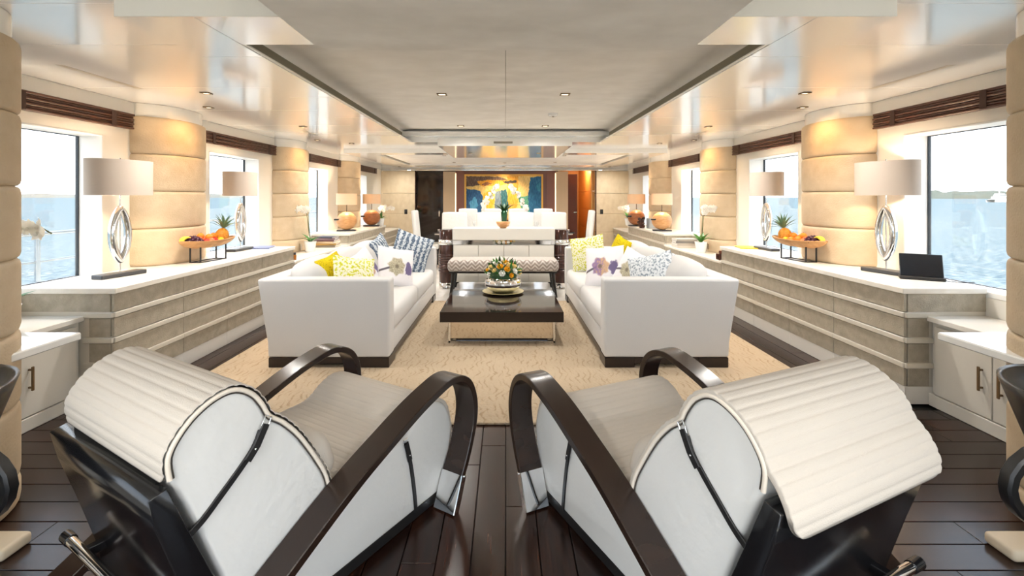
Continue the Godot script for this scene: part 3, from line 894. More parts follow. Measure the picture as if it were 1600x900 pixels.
# ------------------------------------------------------------------ aft glass front behind the viewer
func build_aft() -> void:
	var w := struct("wall_aft", "aft bulkhead with wide glazed doors to the open deck")
	var D := -2.0
	span("side", V(-3.8, -0.1, D - 0.15), V(-2.6, 2.6, D), M.paint, w)
	span("side", V(2.6, -0.1, D - 0.15), V(3.8, 2.6, D), M.paint, w)
	span("header", V(-2.6, 2.15, D - 0.15), V(2.6, 2.6, D), M.paint, w)
	var dr := struct("door_3", "wide glazed aft doors")
	for x in [-2.6, -1.3, 0.0, 1.3]:
		span("stile", V(x, 0, D - 0.1), V(x + 0.05, 2.15, D - 0.04), M.steel, dr, 0.004)
		span("pane", V(x + 0.05, 0.05, D - 0.075), V(x + 1.3, 2.12, D - 0.065), M.glass, dr)
	var dk := struct("floor_deck", "pale teak side and aft deck")
	span("deck", V(-6, -0.3, -8), V(6, -0.14, D - 0.16), M.deck, dk)
	for s in [-1, 1]: span("deck", V(s * 3.76, -0.3, D), V(s * 4.9, -0.14, 14), M.deck, dk)

# ------------------------------------------------------------------ outside
func build_outside() -> void:
	var sea := struct("sea", "light blue rippled sea under hazy daylight")
	var pm := PlaneMesh.new(); pm.size = Vector2(9000, 9000); pm.subdivide_width = 2; pm.subdivide_depth = 2
	part("water_surface", pm, M.sea, sea, Vector3(0, -3.2, 0))
	# railing along the side deck
	var r := thing("deck_railing", "stainless steel deck railing outside the saloon windows", "railing", V(-4.7, 0, 6))
	for k in 6:
		var m := MB.new()
		m.tube([Vector3(0, -0.14, 5.2 - 2.05 * k + 0.08), Vector3(0, 1.08, 5.2 - 2.05 * k + 0.08)], 0.024, 10)
		part("post", m, M.steel, r)
	for y in [1.08, 0.80, 0.52, 0.24]:
		var m := MB.new()
		m.tube([Vector3(0, y, 6.5), Vector3(0, y, -6.5)], 0.02 if y > 1 else 0.013, 8)
		part("rail", m, M.steel, r)
	# headland
	var h := struct("headland", "low wooded headland across the water")
	var f := FastNoiseLite.new(); f.seed = 4; f.frequency = 0.004
	var rows := []
	for j in 9:
		var row := PackedVector3Array()
		for i in 90:
			var u := i / 89.0; var v := j / 8.0
			var hh := sin(PI * v) * (20.0 + 9.0 * f.get_noise_2d(i * 40, j * 90) + 5.0 * f.get_noise_2d(i * 160, j * 200)) * smoothstep(0.0, 0.16, u)
			row.append(V(980 + u * 1400, -3.3 + maxf(hh, 0), 1280 - u * 160 + v * 220))
		rows.append(row)
	var hm := MB.new(); hm.grid(rows)
	part("slope", hm, M.headland, h)
	# hazy coast on the other side
	var h2 := struct("headland_coast", "faint low coastline far across the water")
	rows = []
	for j in 7:
		var row := PackedVector3Array()
		for i in 60:
			var u := i / 59.0; var v := j / 6.0
			row.append(V(-4200 + u * 2600, -3.3 + sin(PI * v) * (24 + 14 * f.get_noise_2d(i * 60, j * 60 + 900)), 2900 + v * 300))
		rows.append(row)
	var hm2 := MB.new(); hm2.grid(rows)
	part("slope", hm2, M.coast, h2)
	# motor yacht at anchor
	var y := thing("motor_yacht", "white motor yacht at anchor off the headland", "boat", V(446, -3.2, 430), 0.25)
	var hull := MB.new()
	var st := []
	for i in 13:
		var u := i / 12.0
		var bw := 3.4 * (1.0 - pow(u, 3.0)) + 0.05
		var row := PackedVector3Array()
		for p in [[0.0, -1.0], [0.75, -0.6], [0.9, 0.8], [1.0, 2.6 + 1.2 * u], [0.0, 2.6 + 1.2 * u], [-1.0, 2.6 + 1.2 * u], [-0.9, 0.8], [-0.75, -0.6]]:
			row.append(Vector3(-16 + 32 * u + (1.8 if p[1] > 2 else 0.0) * u, p[1], p[0] * bw))
		st.append(row)
	hull.grid(st, true)
	part("hull", hull, M.frame, y)
	var sup := MB.new()
	sup.rbox(Vector3(-2, 3.9, 0), Vector3(19, 2.2, 5.2), 0.5); part("deckhouse", sup, M.frame, y)
	var s2 := MB.new(); s2.rbox(Vector3(-3.5, 5.9, 0), Vector3(12, 1.9, 4.2), 0.5); part("upper_deckhouse", s2, M.frame, y)
	var s3 := MB.new(); s3.rbox(Vector3(-5, 7.5, 0), Vector3(6, 0.5, 4.0), 0.2); part("hardtop", s3, M.frame, y)
	var s4 := MB.new(); s4.box(Vector3(-2, 4.1, 0), Vector3(16, 0.8, 5.3), 0.1); s4.box(Vector3(-3.2, 6.1, 0), Vector3(10.5, 0.8, 4.3), 0.1); part("glazing", s4, M.gasket, y)
	var s5 := MB.new(); s5.tube([Vector3(-5, 7.7, 0), Vector3(-5.6, 10.5, 0)], 0.25, 8); part("mast", s5, M.frame, y)

# ------------------------------------------------------------------ lights
func downlight(at: Vector3, energy: float, col: Color, label: String, group: String, aim := Vector3(0, -1, 0), cone := 55.0, size := 0.09) -> void:
	var o := thing("recessed_downlight", label, "light", at, 0.0, group)
	var m := MB.new()
	for q in [[-1, 0], [1, 0], [0, -1], [0, 1]]:
		var c := Vector3(q[0], 0, q[1]) * (size * 0.5 - size * 0.08)
		m.box(c + Vector3(0, -0.004, 0), Vector3(size * 0.16 if q[0] else size * 0.68, 0.008, size if q[0] else size * 0.16), 0.001)
	part("trim", m, M.trim_bronze, o)
	boxp("lens", Vector3(0, -0.003, 0), Vector3(size * 0.66, 0.004, size * 0.66), M.glow, o)
	var l := SpotLight3D.new()
	l.name = "lamp"
	l.light_color = col; l.light_energy = energy; l.spot_range = 20; l.spot_angle = cone; l.spot_attenuation = 2; l.spot_angle_attenuation = 1.0
	l.light_size = 0.05; l.shadow_enabled = true
	o.add_child(l)
	l.position = Vector3(0, -0.02, 0)
	var up := Vector3.FORWARD if absf(aim.normalized().y) > 0.95 else Vector3.UP
	l.basis = Basis.looking_at(aim, up)
func build_lights() -> void:
	var warm := Color(1.0, 0.98, 0.95)
	for p in [[-0.59, 4.45], [0.55, 4.45], [-0.60, 6.42], [0.53, 6.42]]:
		downlight(V(p[0], TRAY, p[1]), 1.25, warm, "square bronze-trimmed downlight in the suede lounge ceiling", "downlights in the lounge tray", Vector3(0, -1, 0), 78)
	for s in [-1, 1]:
		for d in [3.96, 5.85, 7.7]:
			downlight(V(s * 2.47, CEIL, d), 2.2, warm, "small flush downlight in the glossy side ceiling", "downlights in the side ceiling", Vector3(0, -1, 0), 75, 0.07)
		for d in [0.1, -0.8, -1.65]:
			downlight(V(s * 1.35, CEIL, d), [0.8, 2.2, 3.0][[0.1, -0.8, -1.65].find(d)], Color(1.0, 0.99, 0.98), "flush downlight in the ceiling over the aft doors", "downlights in the aft ceiling", Vector3(0, -1, -0.25), 80, 0.08)
		for d in COLZ:
			downlight(V(s * 2.84, CEIL, d - 0.2), 0.4, Color(1.0, 0.78, 0.52), "small warm downlight washing a padded column", "downlights washing the columns", Vector3(s * 0.3, -1, 0.0), 70, 0.07)
	for p in [[-0.58, 8.0], [0.55, 8.0]]:
		downlight(V(p[0], 2.18, p[1]), 2.0, warm, "small downlight in the glossy panel before the dining area", "downlights before the dining area", Vector3(0, -1, 0), 75, 0.07)
	for p in [[-1.2, 9.4], [-1.2, 11.2], [1.15, 9.4], [1.15, 11.2], [-0.02, 9.8], [-0.02, 11.4]]:
		downlight(V(p[0], 2.265, p[1]), 1.9, warm, "small downlight in the dining ceiling", "downlights in the dining ceiling", Vector3(0, -1, 0), 75, 0.07)
	for x in [-2.75, 2.7]:
		downlight(V(x, SOFF, 12.45), 0.7, warm, "small downlight washing the padded dining wall", "downlights washing the dining wall", Vector3(0, -1, -0.35), 70, 0.07)
	downlight(V(-0.05, 2.235, 12.4), 4.0, Color(1, 0.85, 0.65), "picture light in the soffit before the painting", "picture light", Vector3(0, -1, -0.6), 50, 0.07)

# ------------------------------------------------------------------ sofas
func pillow(at: Vector3, size: float, kind: int, yaw: float, lean: float, roll: float, label: String, group := "") -> void:
	var o := thing("throw_pillow", label, "pillow", at, 0.0, group)
	o.basis = Basis(Vector3.UP, yaw) * Basis(Vector3.RIGHT, -lean) * Basis(Vector3.BACK, roll)
	var n := 14
	for sg in [1.0, -1.0]:
		var rows := []
		for i in n + 1:
			var row := PackedVector3Array()
			for j in n + 1:
				var u := j * 2.0 / n - 1.0; var v := i * 2.0 / n - 1.0
				var th := pow(maxf(0.0, (1 - u * u) * (1 - v * v)), 0.45) * 0.075 * size / 0.45
				var pull := 1.0 - 0.07 * (1 - absf(u * v)) * maxf(u * u, v * v)
				row.append(Vector3(u * size / 2 * pull * sg, -v * size / 2 * pull, sg * th))
			rows.append(row)
		var m := MB.new()
		var a: Vector3 = rows[4][4]; var b: Vector3 = rows[4][5]; var c: Vector3 = rows[5][5]
		if (a - c).cross(a - b).z * sg < 0:
			for r in rows: r.reverse()
		m.grid(rows, false, false, 0, true, false)
		part("front" if sg > 0 else "back", m, M["print%d" % kind], o)
func build_sofa(s: int, x_in: float, x_out: float, label: String) -> void:
	# x_in: front edge towards the table, x_out: back
	var o := thing("sofa", label, "sofa", V((x_in + x_out) / 2, 0, 5.39))
	var W := absf(x_out - x_in)
	var L := 2.72
	var hx := W / 2
	var ft := 0.016
	# local x: +s is the back side
	var pm := MB.new()
	pm.box(Vector3(0, 0.072, 0), Vector3(W - 0.03, 0.056, L - 0.03), 0.004)
	part("plinth", pm, M.sofa_plinth, o)
	for a in [-1, 1]:
		for b in [-1, 1]:
			boxp("foot", Vector3(a * (hx - 0.13), (0.1 + ft) / 2, b * (L / 2 - 0.12)), Vector3(0.25, 0.1 - ft, 0.23), M.sofa_plinth, o, 0.004)
	var flare := func(q: Vector3) -> Vector3:
		return q + Vector3(s * 0.10 * clampf((q.y + 0.1) / 0.6 + 0.2, 0, 1.2) * smoothstep(0.0, 0.5, q.x * s), 0, 0)
	var bm := MB.new(); bm.rbox(Vector3(-s * 0.01, 0.185, 0), Vector3(W - 0.04, 0.17, L - 0.04), 0.02, 2); part("base", bm, M.sofa, o)
	for e in [-1, 1]:
		var am := MB.new(); am.rbox(Vector3(0, 0.43, e * (L / 2 - 0.085)), Vector3(W, 0.655, 0.17), 0.022, 6, 0.006, flare)
		part("arm", am, M.sofa, o)
	var km := MB.new(); km.rbox(Vector3(s * (hx - 0.09), 0.43, 0), Vector3(0.18, 0.655, L - 0.34), 0.02, 3, 0.0, func(q: Vector3) -> Vector3: return q + Vector3(s * 0.10 * clampf((q.y + 0.1) / 0.6 + 0.2, 0, 1.2), 0, 0))
	part("back_frame", km, M.sofa, o)
	var inner := L - 0.34
	for k in 2:
		var z := (k - 0.5) * inner / 2
		var sm := MB.new(); sm.rbox(Vector3(-s * 0.09, 0.365, z), Vector3(W - 0.2, 0.2, inner / 2 - 0.004), 0.05, 8, 0.022)
		part("seat_cushion", sm, M.sofa, o)
	for k in 3:
		var z := (k - 1) * inner / 3
		var cm := MB.new()
		cm.rbox(Vector3(s * (hx - 0.25), 0.655, z), Vector3(0.26, 0.40, inner / 3 + 0.02), 0.10, 8, 0.03, func(q: Vector3) -> Vector3: return q + Vector3(s * 0.22 * q.y, 0.0, 0), Basis(), 5)
		part("back_cushion", cm, M.sofa, o)
func build_sofas() -> void:
	build_sofa(-1, -0.975, -2.0, "long white sofa holding blue ikat pillows, below the railing windows")
	build_sofa(1, 0.83, 1.88, "long white sofa holding grey leaf pillows, below the headland windows")
	var P := PI / 2
	pillow(V(-1.62, 0.69, 4.55), 0.44, 0, P * 0.9, 0.35, 0.12, "mustard yellow swirl pillow at the arm of the ikat-pillow sofa")
	pillow(V(-1.42, 0.675, 4.50), 0.44, 1, P * 0.55, 0.3, -0.2, "lime and white blotched pillow beside the mustard pillow")
	pillow(V(-1.48, 0.68, 5.05), 0.42, 3, P * 0.8, 0.35, 0.3, "white pillow with mauve flower half hidden behind a floral pillow")
	pillow(V(-1.22, 0.675, 5.32), 0.44, 2, P * 0.45, 0.35, -0.22, "white pillow with olive flower and plum leaf before ikat pillows")
	pillow(V(-1.60, 0.72, 6.20), 0.46, 4, P * 0.9, 0.3, 0.25, "blue ikat pillow leaning on the sofa back")
	pillow(V(-1.24, 0.73, 6.28), 0.50, 4, P * 0.2, 0.25, -0.35, "blue ikat pillow leaning on the sofa arm by the bench")
	pillow(V(1.08, 0.71, 6.30), 0.46, 1, -P * 0.3, 0.25, 0.2, "lime pillow propped on the sofa arm by the bench")
	pillow(V(1.46, 0.72, 6.20), 0.44, 0, -P * 0.85, 0.3, -0.2, "mustard yellow pillow on the back of the leaf-pillow sofa")
	pillow(V(1.10, 0.675, 5.35), 0.46, 3, -P * 0.4, 0.35, 0.15, "white pillow with large purple flower before a lime pillow")
	pillow(V(1.32, 0.68, 5.0), 0.42, 2, -P * 0.6, 0.35, -0.3, "white pillow with olive flower tucked behind a grey pillow")
	pillow(V(1.40, 0.68, 4.62), 0.46, 5, -P * 0.5, 0.35, 0.3, "grey leaf-print pillow beside the arm of the sofa")
	pillow(V(1.62, 0.68, 4.56), 0.42, 5, -P * 0.85, 0.3, -0.12, "pale grey leaf-print pillow in the sofa corner")

# ------------------------------------------------------------------ coffee table, bowl, bench
func build_coffee_table() -> void:
	var t := thing("coffee_table", "low square espresso lacquer coffee table on a mirror-polished base", "table", V(-0.037, 0.016, 5.18))
	var m := MB.new(); m.box(Vector3(0, 0.282, 0), Vector3(1.19, 0.098, 1.16), 0.003); part("table_top", m, M.espresso, t)
	boxp("base_panel", Vector3(0, 0.135, 0.44), Vector3(1.0, 0.19, 0.012), M.bronze_mirror, t, 0.002)
	boxp("base_panel", Vector3(0, 0.135, -0.44), Vector3(1.0, 0.19, 0.012), M.bronze_mirror, t, 0.002)
	for s in [-1, 1]:
		boxp("base_panel", Vector3(s * 0.50, 0.135, 0), Vector3(0.012, 0.19, 0.88), M.bronze_mirror, t, 0.002)
		for e in [-1, 1]: boxp("leg", Vector3(s * 0.515, 0.1165, e * 0.455), Vector3(0.022, 0.233, 0.022), M.chrome, t, 0.002)
		boxp("base_rail", Vector3(0, 0.012, s * 0.455), Vector3(1.05, 0.018, 0.022), M.chrome, t, 0.002)
		boxp("base_rail", Vector3(s * 0.515, 0.012, 0), Vector3(0.022, 0.018, 0.89), M.chrome, t, 0.002)
	boxp("kick", Vector3(0, 0.028, 0.442), Vector3(0.9, 0.022, 0.01), M.espresso, t)
	var ty := 0.016 + 0.331
	var ch := thing("charger_plate", "pale gold charger plate under the silver flower bowl", "plate", V(-0.03, ty, 5.55))
	var cm := MB.new(); cm.lathe([Vector2(0.0, 0.004), Vector2(0.10, 0.004), Vector2(0.11, 0.0), Vector2(0.13, 0.0), Vector2(0.235, 0.018), Vector2(0.24, 0.021), Vector2(0.235, 0.023), Vector2(0.13, 0.008), Vector2(0.0, 0.008)], Vector3.ZERO, 40)
	part("plate_body", cm, M.charger, ch)
	var b := thing("flower_bowl", "round faceted silver bowl holding yellow and white roses", "bowl", V(-0.03, ty + 0.009, 5.55))
	var bm := MB.new()
	var rows := []
	for p in [[0.08, 0.0], [0.12, 0.006], [0.175, 0.04], [0.205, 0.08], [0.212, 0.11], [0.198, 0.145], [0.165, 0.17], [0.158, 0.172], [0.16, 0.165], [0.185, 0.14], [0.195, 0.11], [0.0, 0.10]]:
		var row := PackedVector3Array()
		for i in 64:
			var a := TAU * i / 64
			var rr: float = p[0] * (1.0 + 0.02 * absf(cos(a * 8)))
			row.append(Vector3(rr * cos(a), p[1], rr * sin(a)))
		rows.append(row)
	bm.grid(rows, true)
	part("bowl_body", bm, M.chrome, b)
	var f := thing("rose_bouquet", "dense bouquet of yellow, cream and white roses with dark leaves", "flowers", V(-0.03, ty + 0.165, 5.55))
	rng.seed = 21
	var rose := rose_mesh()
	var kinds := [M.rose_yellow, M.rose_white, M.rose_cream, M.rose_white]
	var gm := MB.new(); gm.ball(Vector3(0, 0.02, 0), Vector3(0.155, 0.12, 0.155), 16); part("leaf_bed", gm, M.leaf_dark, f)
	for i in 26:
		var y := 1.0 - (i + 0.5) / 26.0 * 0.92
		var r := sqrt(1 - y * y); var a := i * 2.39996
		var dir := Vector3(r * cos(a), y, r * sin(a))
		var p := dir * Vector3(0.19, 0.14, 0.19) + Vector3(0, 0.04, 0)
		var q := Basis(Quaternion(Vector3.UP, dir.normalized()))
		var sc := rng.randf_range(0.8, 1.15)
		part("rose", rose, kinds[(i * 7 + i / 3) % 4], f, p, q.scaled(Vector3.ONE * sc))
	var lm := leaf_mesh(0.085, 0.03, 0.02)
	for i in 60:
		var y := 1.0 - (i + 0.5) / 60.0 * 1.0
		var r := sqrt(1 - y * y); var a := i * 2.39996 + 0.7
		var dir := Vector3(r * cos(a), y, r * sin(a))
		var p := dir * Vector3(0.16, 0.14, 0.16) + Vector3(0, 0.04, 0)
		var q := Basis(Quaternion(Vector3.FORWARD, (dir + Vector3(rng.randf_range(-0.6, 0.6), rng.randf_range(0, 0.5), rng.randf_range(-0.6, 0.6))).normalized())) * Basis(Vector3.FORWARD, rng.randf() * TAU)
		part("leaf", lm, M.leaf_dark if i % 3 else M.leaf, f, p, q)
	# bench
	var n := thing("upholstered_bench", "long chevron-patterned upholstered bench on tapered black legs", "bench", V(-0.035, 0, 7.12))
	var sm := MB.new(); sm.rbox(Vector3(0, 0.455, 0), Vector3(1.6, 0.17, 0.46), 0.055, 6, 0.012, null, Basis(), 4); part("seat_pad", sm, M.chevron, n)
	boxp("frame", Vector3(0, 0.362, 0), Vector3(1.56, 0.022, 0.42), M.black, n, 0.003)
	for a in [-1, 1]:
		for e in [-1, 1]:
			var l := MB.new()
			l.tube([Vector3(a * 0.72, 0.355, e * 0.18), Vector3(a * 0.735, 0.18, e * 0.185), Vector3(a * 0.77, 0.0, e * 0.195)], [0.030, 0.025, 0.014], 10)
			part("leg", l, M.black, n)
func rose_mesh() -> ArrayMesh:
	var m := MB.new()
	m.ball(Vector3(0, 0.012, 0), Vector3(0.014, 0.018, 0.014), 8)
	for ring in [[0.016, 0.030, 4, 0.2], [0.026, 0.024, 5, 0.7], [0.036, 0.012, 6, 0.1]]:
		for k in ring[2]:
			var a: float = ring[3] + TAU * k / ring[2]
			var rows := []
			for i in 4:
				var row := PackedVector3Array()
				for j in 5:
					var aa: float = a + (j - 2) * 0.62 / ring[2] * 2.4
					var rr: float = lerpf(0.008, ring[0], sqrt(i / 3.0)) * (1.0 - 0.05 * absf(j - 2))
					row.append(Vector3(rr * cos(aa), lerpf(-0.004, ring[1], i / 3.0) - 0.002 * (j - 2) * (j - 2), rr * sin(aa)))
				rows.append(row)
			m.grid(rows)
	return m.mesh()
func leaf_mesh(L: float, w: float, sag: float) -> ArrayMesh:
	var m := MB.new()
	var rows := []
	for i in 7:
		var t := i / 6.0
		var ww := w * sin(PI * pow(t, 0.7)) * 0.5 + 0.0006
		rows.append(PackedVector3Array([Vector3(-ww, ww * 0.3 - sag * t * t, -L * t), Vector3(0, -sag * t * t, -L * t), Vector3(ww, ww * 0.3 - sag * t * t, -L * t)]))
	m.grid(rows)
	return m.mesh()

# ------------------------------------------------------------------ dining
func build_dining() -> void:
	# bar sideboard that ends the lounge
	var o := thing("dining_sideboard", "white lacquer sideboard with chrome band and ribbed dark wood ends", "sideboard", V(-0.03, 0, 7.5))
	boxp("carcass", Vector3(0, 0.46, -0.22), Vector3(1.58, 0.70, 0.40), M.strip, o)
	boxp("top_block", Vector3(0, 0.87, -0.215), Vector3(1.60, 0.18, 0.45), M.cabinet_white, o, 0.005)
	boxp("chrome_band", Vector3(0, 0.743, -0.21), Vector3(1.60, 0.072, 0.44), M.chrome, o, 0.003)
	for k in 4: boxp("door", Vector3((k - 1.5) * 0.395, 0.415, -0.008), Vector3(0.388, 0.57, 0.022), M.cabinet_white, o, 0.004)
	boxp("kickplate", Vector3(0, 0.06, -0.03), Vector3(1.56, 0.12, 0.03), M.chrome, o)
	for x in [-0.2, 0.0, 0.2]:
		var em := MB.new(); em.lathe([Vector2(0.0, 0.0), Vector2(0.03, 0.0), Vector2(0.026, 0.012), Vector2(0.01, 0.02), Vector2(0, 0.022)], Vector3.ZERO, 16, Basis(Vector3.RIGHT, PI / 2))
		part("boss", em, M.brushed, o, Vector3(x * 0.35, 0.743, 0.01))
	for s in [-1, 1]:
		var pr := MB.new()
		var prof := [Vector2(0.105, 0.10), Vector2(0.115, 0.11), Vector2(0.115, 0.26)]
		for k in 7: prof.append_array([Vector2(0.115, 0.27 + k * 0.04), Vector2(0.127, 0.278 + k * 0.04), Vector2(0.127, 0.298 + k * 0.04), Vector2(0.115, 0.306 + k * 0.04)])
		prof.append_array([Vector2(0.115, 0.56), Vector2(0.115, 0.93), Vector2(0.105, 0.94)])
		pr.lathe(prof, Vector3.ZERO, 28)
		var pp := part("pilaster", pr, M.dark_wood, o, Vector3(s * 0.91, 0, -0.13))
		var cr := MB.new(); cr.lathe([Vector2(0.117, 0.70), Vector2(0.126, 0.705), Vector2(0.126, 0.775), Vector2(0.117, 0.78)], Vector3.ZERO, 28); part("ring", cr, M.chrome, pp)
		var bs := MB.new(); bs.lathe([Vector2(0.12, 0.0), Vector2(0.12, 0.09), Vector2(0.106, 0.105)], Vector3.ZERO, 28); part("foot_ring", bs, M.chrome, pp)
	# bowl and orchids on it
	var wb := thing("wooden_bowl", "small turned wooden bowl on the white sideboard", "bowl", V(-0.04, 0.96, 7.62))
	var wm := MB.new(); wm.lathe([Vector2(0.0, 0.002), Vector2(0.045, 0.0), Vector2(0.09, 0.04), Vector2(0.115, 0.10), Vector2(0.108, 0.10), Vector2(0.08, 0.045), Vector2(0.0, 0.02)], Vector3.ZERO, 28); part("bowl_body", wm, M.pale_ball, wb)
	# table
	var t := thing("dining_table", "long dark gloss dining table with pale edge and steel legs", "table", V(-0.04, 0, 10.25))
	boxp("table_top", Vector3(0, 0.735, 0), Vector3(2.84, 0.03, 1.25), M.espresso, t, 0.004)
	boxp("edge_band", Vector3(0, 0.705, 0), Vector3(2.78, 0.03, 1.19), M.brushed, t, 0.003)
	for x in [-1.1, 1.1]:
		boxp("pedestal", Vector3(x, 0.36, 0), Vector3(0.3, 0.66, 0.6), M.dark_wood, t, 0.006)
		boxp("foot", Vector3(x, 0.015, 0), Vector3(0.5, 0.03, 0.8), M.brushed, t, 0.004)
	# chairs
	var c := thing("dining_chair", "white high-backed dining chair on the sideboard side of the table", "chair", V(-0.9, 0, 9.25), 0.0, "white chairs along the sideboard side")
	var bk := MB.new(); bk.rbox(Vector3(0, 0.82, 0.24), Vector3(0.45, 0.70, 0.08), 0.03, 4, 0.008, func(q: Vector3) -> Vector3: return q + Vector3(0, 0, 0.10 * q.y))
	part("backrest", bk, M.leather_white, c)
	var se := MB.new(); se.rbox(Vector3(0, 0.43, -0.02), Vector3(0.46, 0.11, 0.48), 0.03, 4, 0.01); part("seat", se, M.leather_white, c)
	boxp("band", Vector3(0, 0.56, 0.222), Vector3(0.462, 0.022, 0.09), M.black, c, 0.004)
	for a in [-1, 1]:
		for e in [-1, 1]: boxp("leg", Vector3(a * 0.19, 0.19, e * 0.19), Vector3(0.035, 0.38, 0.035), M.black, c, 0.004)
	var xs := [-0.93, -0.31, 0.29, 0.88]
	c.position = V(xs[0], 0, 9.02)
	for k in 3: copy(c, "dining_chair", V(xs[k + 1], 0, 9.02), 0.0)
	for k in 4: copy(c, "dining_chair", V([-0.90, -0.33, 0.30, 0.90][k], 0, 11.22), PI, "white high-backed dining chair on the painting side of the table", "white chairs along the painting side")
	copy(c, "dining_chair", V(-1.64, 0, 10.1), PI / 2 * -1.0, "white high-backed chair at the table end by the dark door", "chair at the dark door")
	copy(c, "dining_chair", V(1.54, 0, 10.1), PI / 2, "white high-backed chair at the table end by the corridor", "chair at the corridor")
	# place settings
	for k in 4:
		var at: Vector3 = [V(-1.28, 0.75, 10.0), V(-1.24, 0.75, 10.5), V(1.2, 0.75, 10.0), V(1.16, 0.75, 10.5)][k]
		var pl := thing("dinner_plate", "white dinner plate on the end of the dining table", "plate", at, 0.0, "plates on the dining table ends")
		var m := MB.new(); m.lathe([Vector2(0, 0.002), Vector2(0.08, 0.0), Vector2(0.14, 0.016), Vector2(0.138, 0.02), Vector2(0.08, 0.006), Vector2(0, 0.006)], Vector3.ZERO, 24); part("plate_body", m, M.pot, pl)
		var nk := thing("folded_napkin", "white napkin folded to a cone on a dinner plate", "napkin", at + Vector3(0, 0.008, 0), 0.4 * k, "napkins on the dining table")
		var nm := MB.new(); nm.lathe([Vector2(0.055, 0.0), Vector2(0.04, 0.04), Vector2(0.012, 0.10), Vector2(0.001, 0.11)], Vector3.ZERO, 8, Basis(), -1); part("cloth", nm, M.paper, nk)
	for k in 6:
		var at: Vector3 = [V(-0.62, 0.75, 9.85), V(-0.55, 0.75, 9.95), V(-0.66, 0.75, 10.1), V(0.62, 0.75, 9.85), V(0.55, 0.75, 9.95), V(0.67, 0.75, 10.1)][k]
		var gl := thing("wine_glass", "clear wine glass standing on the dining table", "glass", at, 0.0, "wine glasses on the dining table")
		var gm := MB.new(); gm.lathe([Vector2(0.034, 0.0), Vector2(0.005, 0.006), Vector2(0.004, 0.09), Vector2(0.03, 0.115), Vector2(0.036, 0.15), Vector2(0.03, 0.2)], Vector3.ZERO, 16); part("goblet", gm, M.clear, gl)
	# orchid centrepiece on the table: tall green vase, two arching garlands of white blooms
	var oc := thing("orchid_centrepiece", "green glass vase with two arching garlands of white orchids", "flowers", V(-0.03, 0.75, 10.25))
	var vm := MB.new(); vm.lathe([Vector2(0.0, 0.0), Vector2(0.06, 0.0), Vector2(0.07, 0.03), Vector2(0.055, 0.2), Vector2(0.075, 0.42), Vector2(0.065, 0.42), Vector2(0.045, 0.2), Vector2(0, 0.04)], Vector3.ZERO, 24); part("vase", vm, M.green_glass, oc)
	var fl := orchid_bloom()
	rng.seed = 33
	for s in [-1, 1]:
		var path := spline([Vector3(s * 0.02, 0.40, 0), Vector3(s * 0.08, 0.72, 0.0), Vector3(s * 0.15, 0.93, 0.02), Vector3(s * 0.26, 0.77, 0.04), Vector3(s * 0.37, 0.60, 0.06), Vector3(s * 0.48, 0.43, 0.07)], 6)
		var sm := MB.new(); sm.tube(path, 0.006, 6); part("stem", sm, M.stem, oc)
		for k in 30:
			var p: Vector3 = path[12 + int(k * (path.size() - 12) / 30.0)]
			part("bloom", fl, M.petal, oc, p + Vector3(rng.randf_range(-0.05, 0.05), rng.randf_range(-0.04, 0.05), rng.randf_range(-0.02, 0.06)), Basis(Vector3.UP, rng.randf_range(-1, 1)) * Basis(Vector3.RIGHT, rng.randf_range(-0.5, 0.5)) * Basis.from_scale(Vector3.ONE * rng.randf_range(0.9, 1.25)))
	for k in 9:
		part("leaf", leaf_mesh(0.34, 0.06, 0.10), M.leaf_dark, oc, Vector3(0, 0.36, 0), Basis(Vector3.UP, k * 0.7) * Basis(Vector3.RIGHT, 0.9))
func orchid_bloom() -> ArrayMesh:
	var m := MB.new()
	for k in 5:
		var a: float = [90.0, 18.0, 162.0, 232.0, 308.0][k] * PI / 180.0
		var L := 0.045 if k in [1, 2] else 0.04
		var w := 0.046 if k in [1, 2] else 0.026
		var d := Vector3(cos(a), sin(a), 0); var sd := Vector3(-sin(a), cos(a), 0)
		var rows := []
		for i in 5:
			var t := i / 4.0
			var ww := w * sin(PI * pow(t, 0.75)) * 0.55 + 0.001
			rows.append(PackedVector3Array([d * L * t - sd * ww + Vector3(0, 0, -0.004 + 0.01 * t * t), d * L * t + Vector3(0, 0, 0.004), d * L * t + sd * ww + Vector3(0, 0, -0.004 + 0.01 * t * t)]))
		m.grid(rows)
	m.ball(Vector3(0, -0.006, 0.01), Vector3(0.007, 0.009, 0.009), 6)
	return m.mesh()

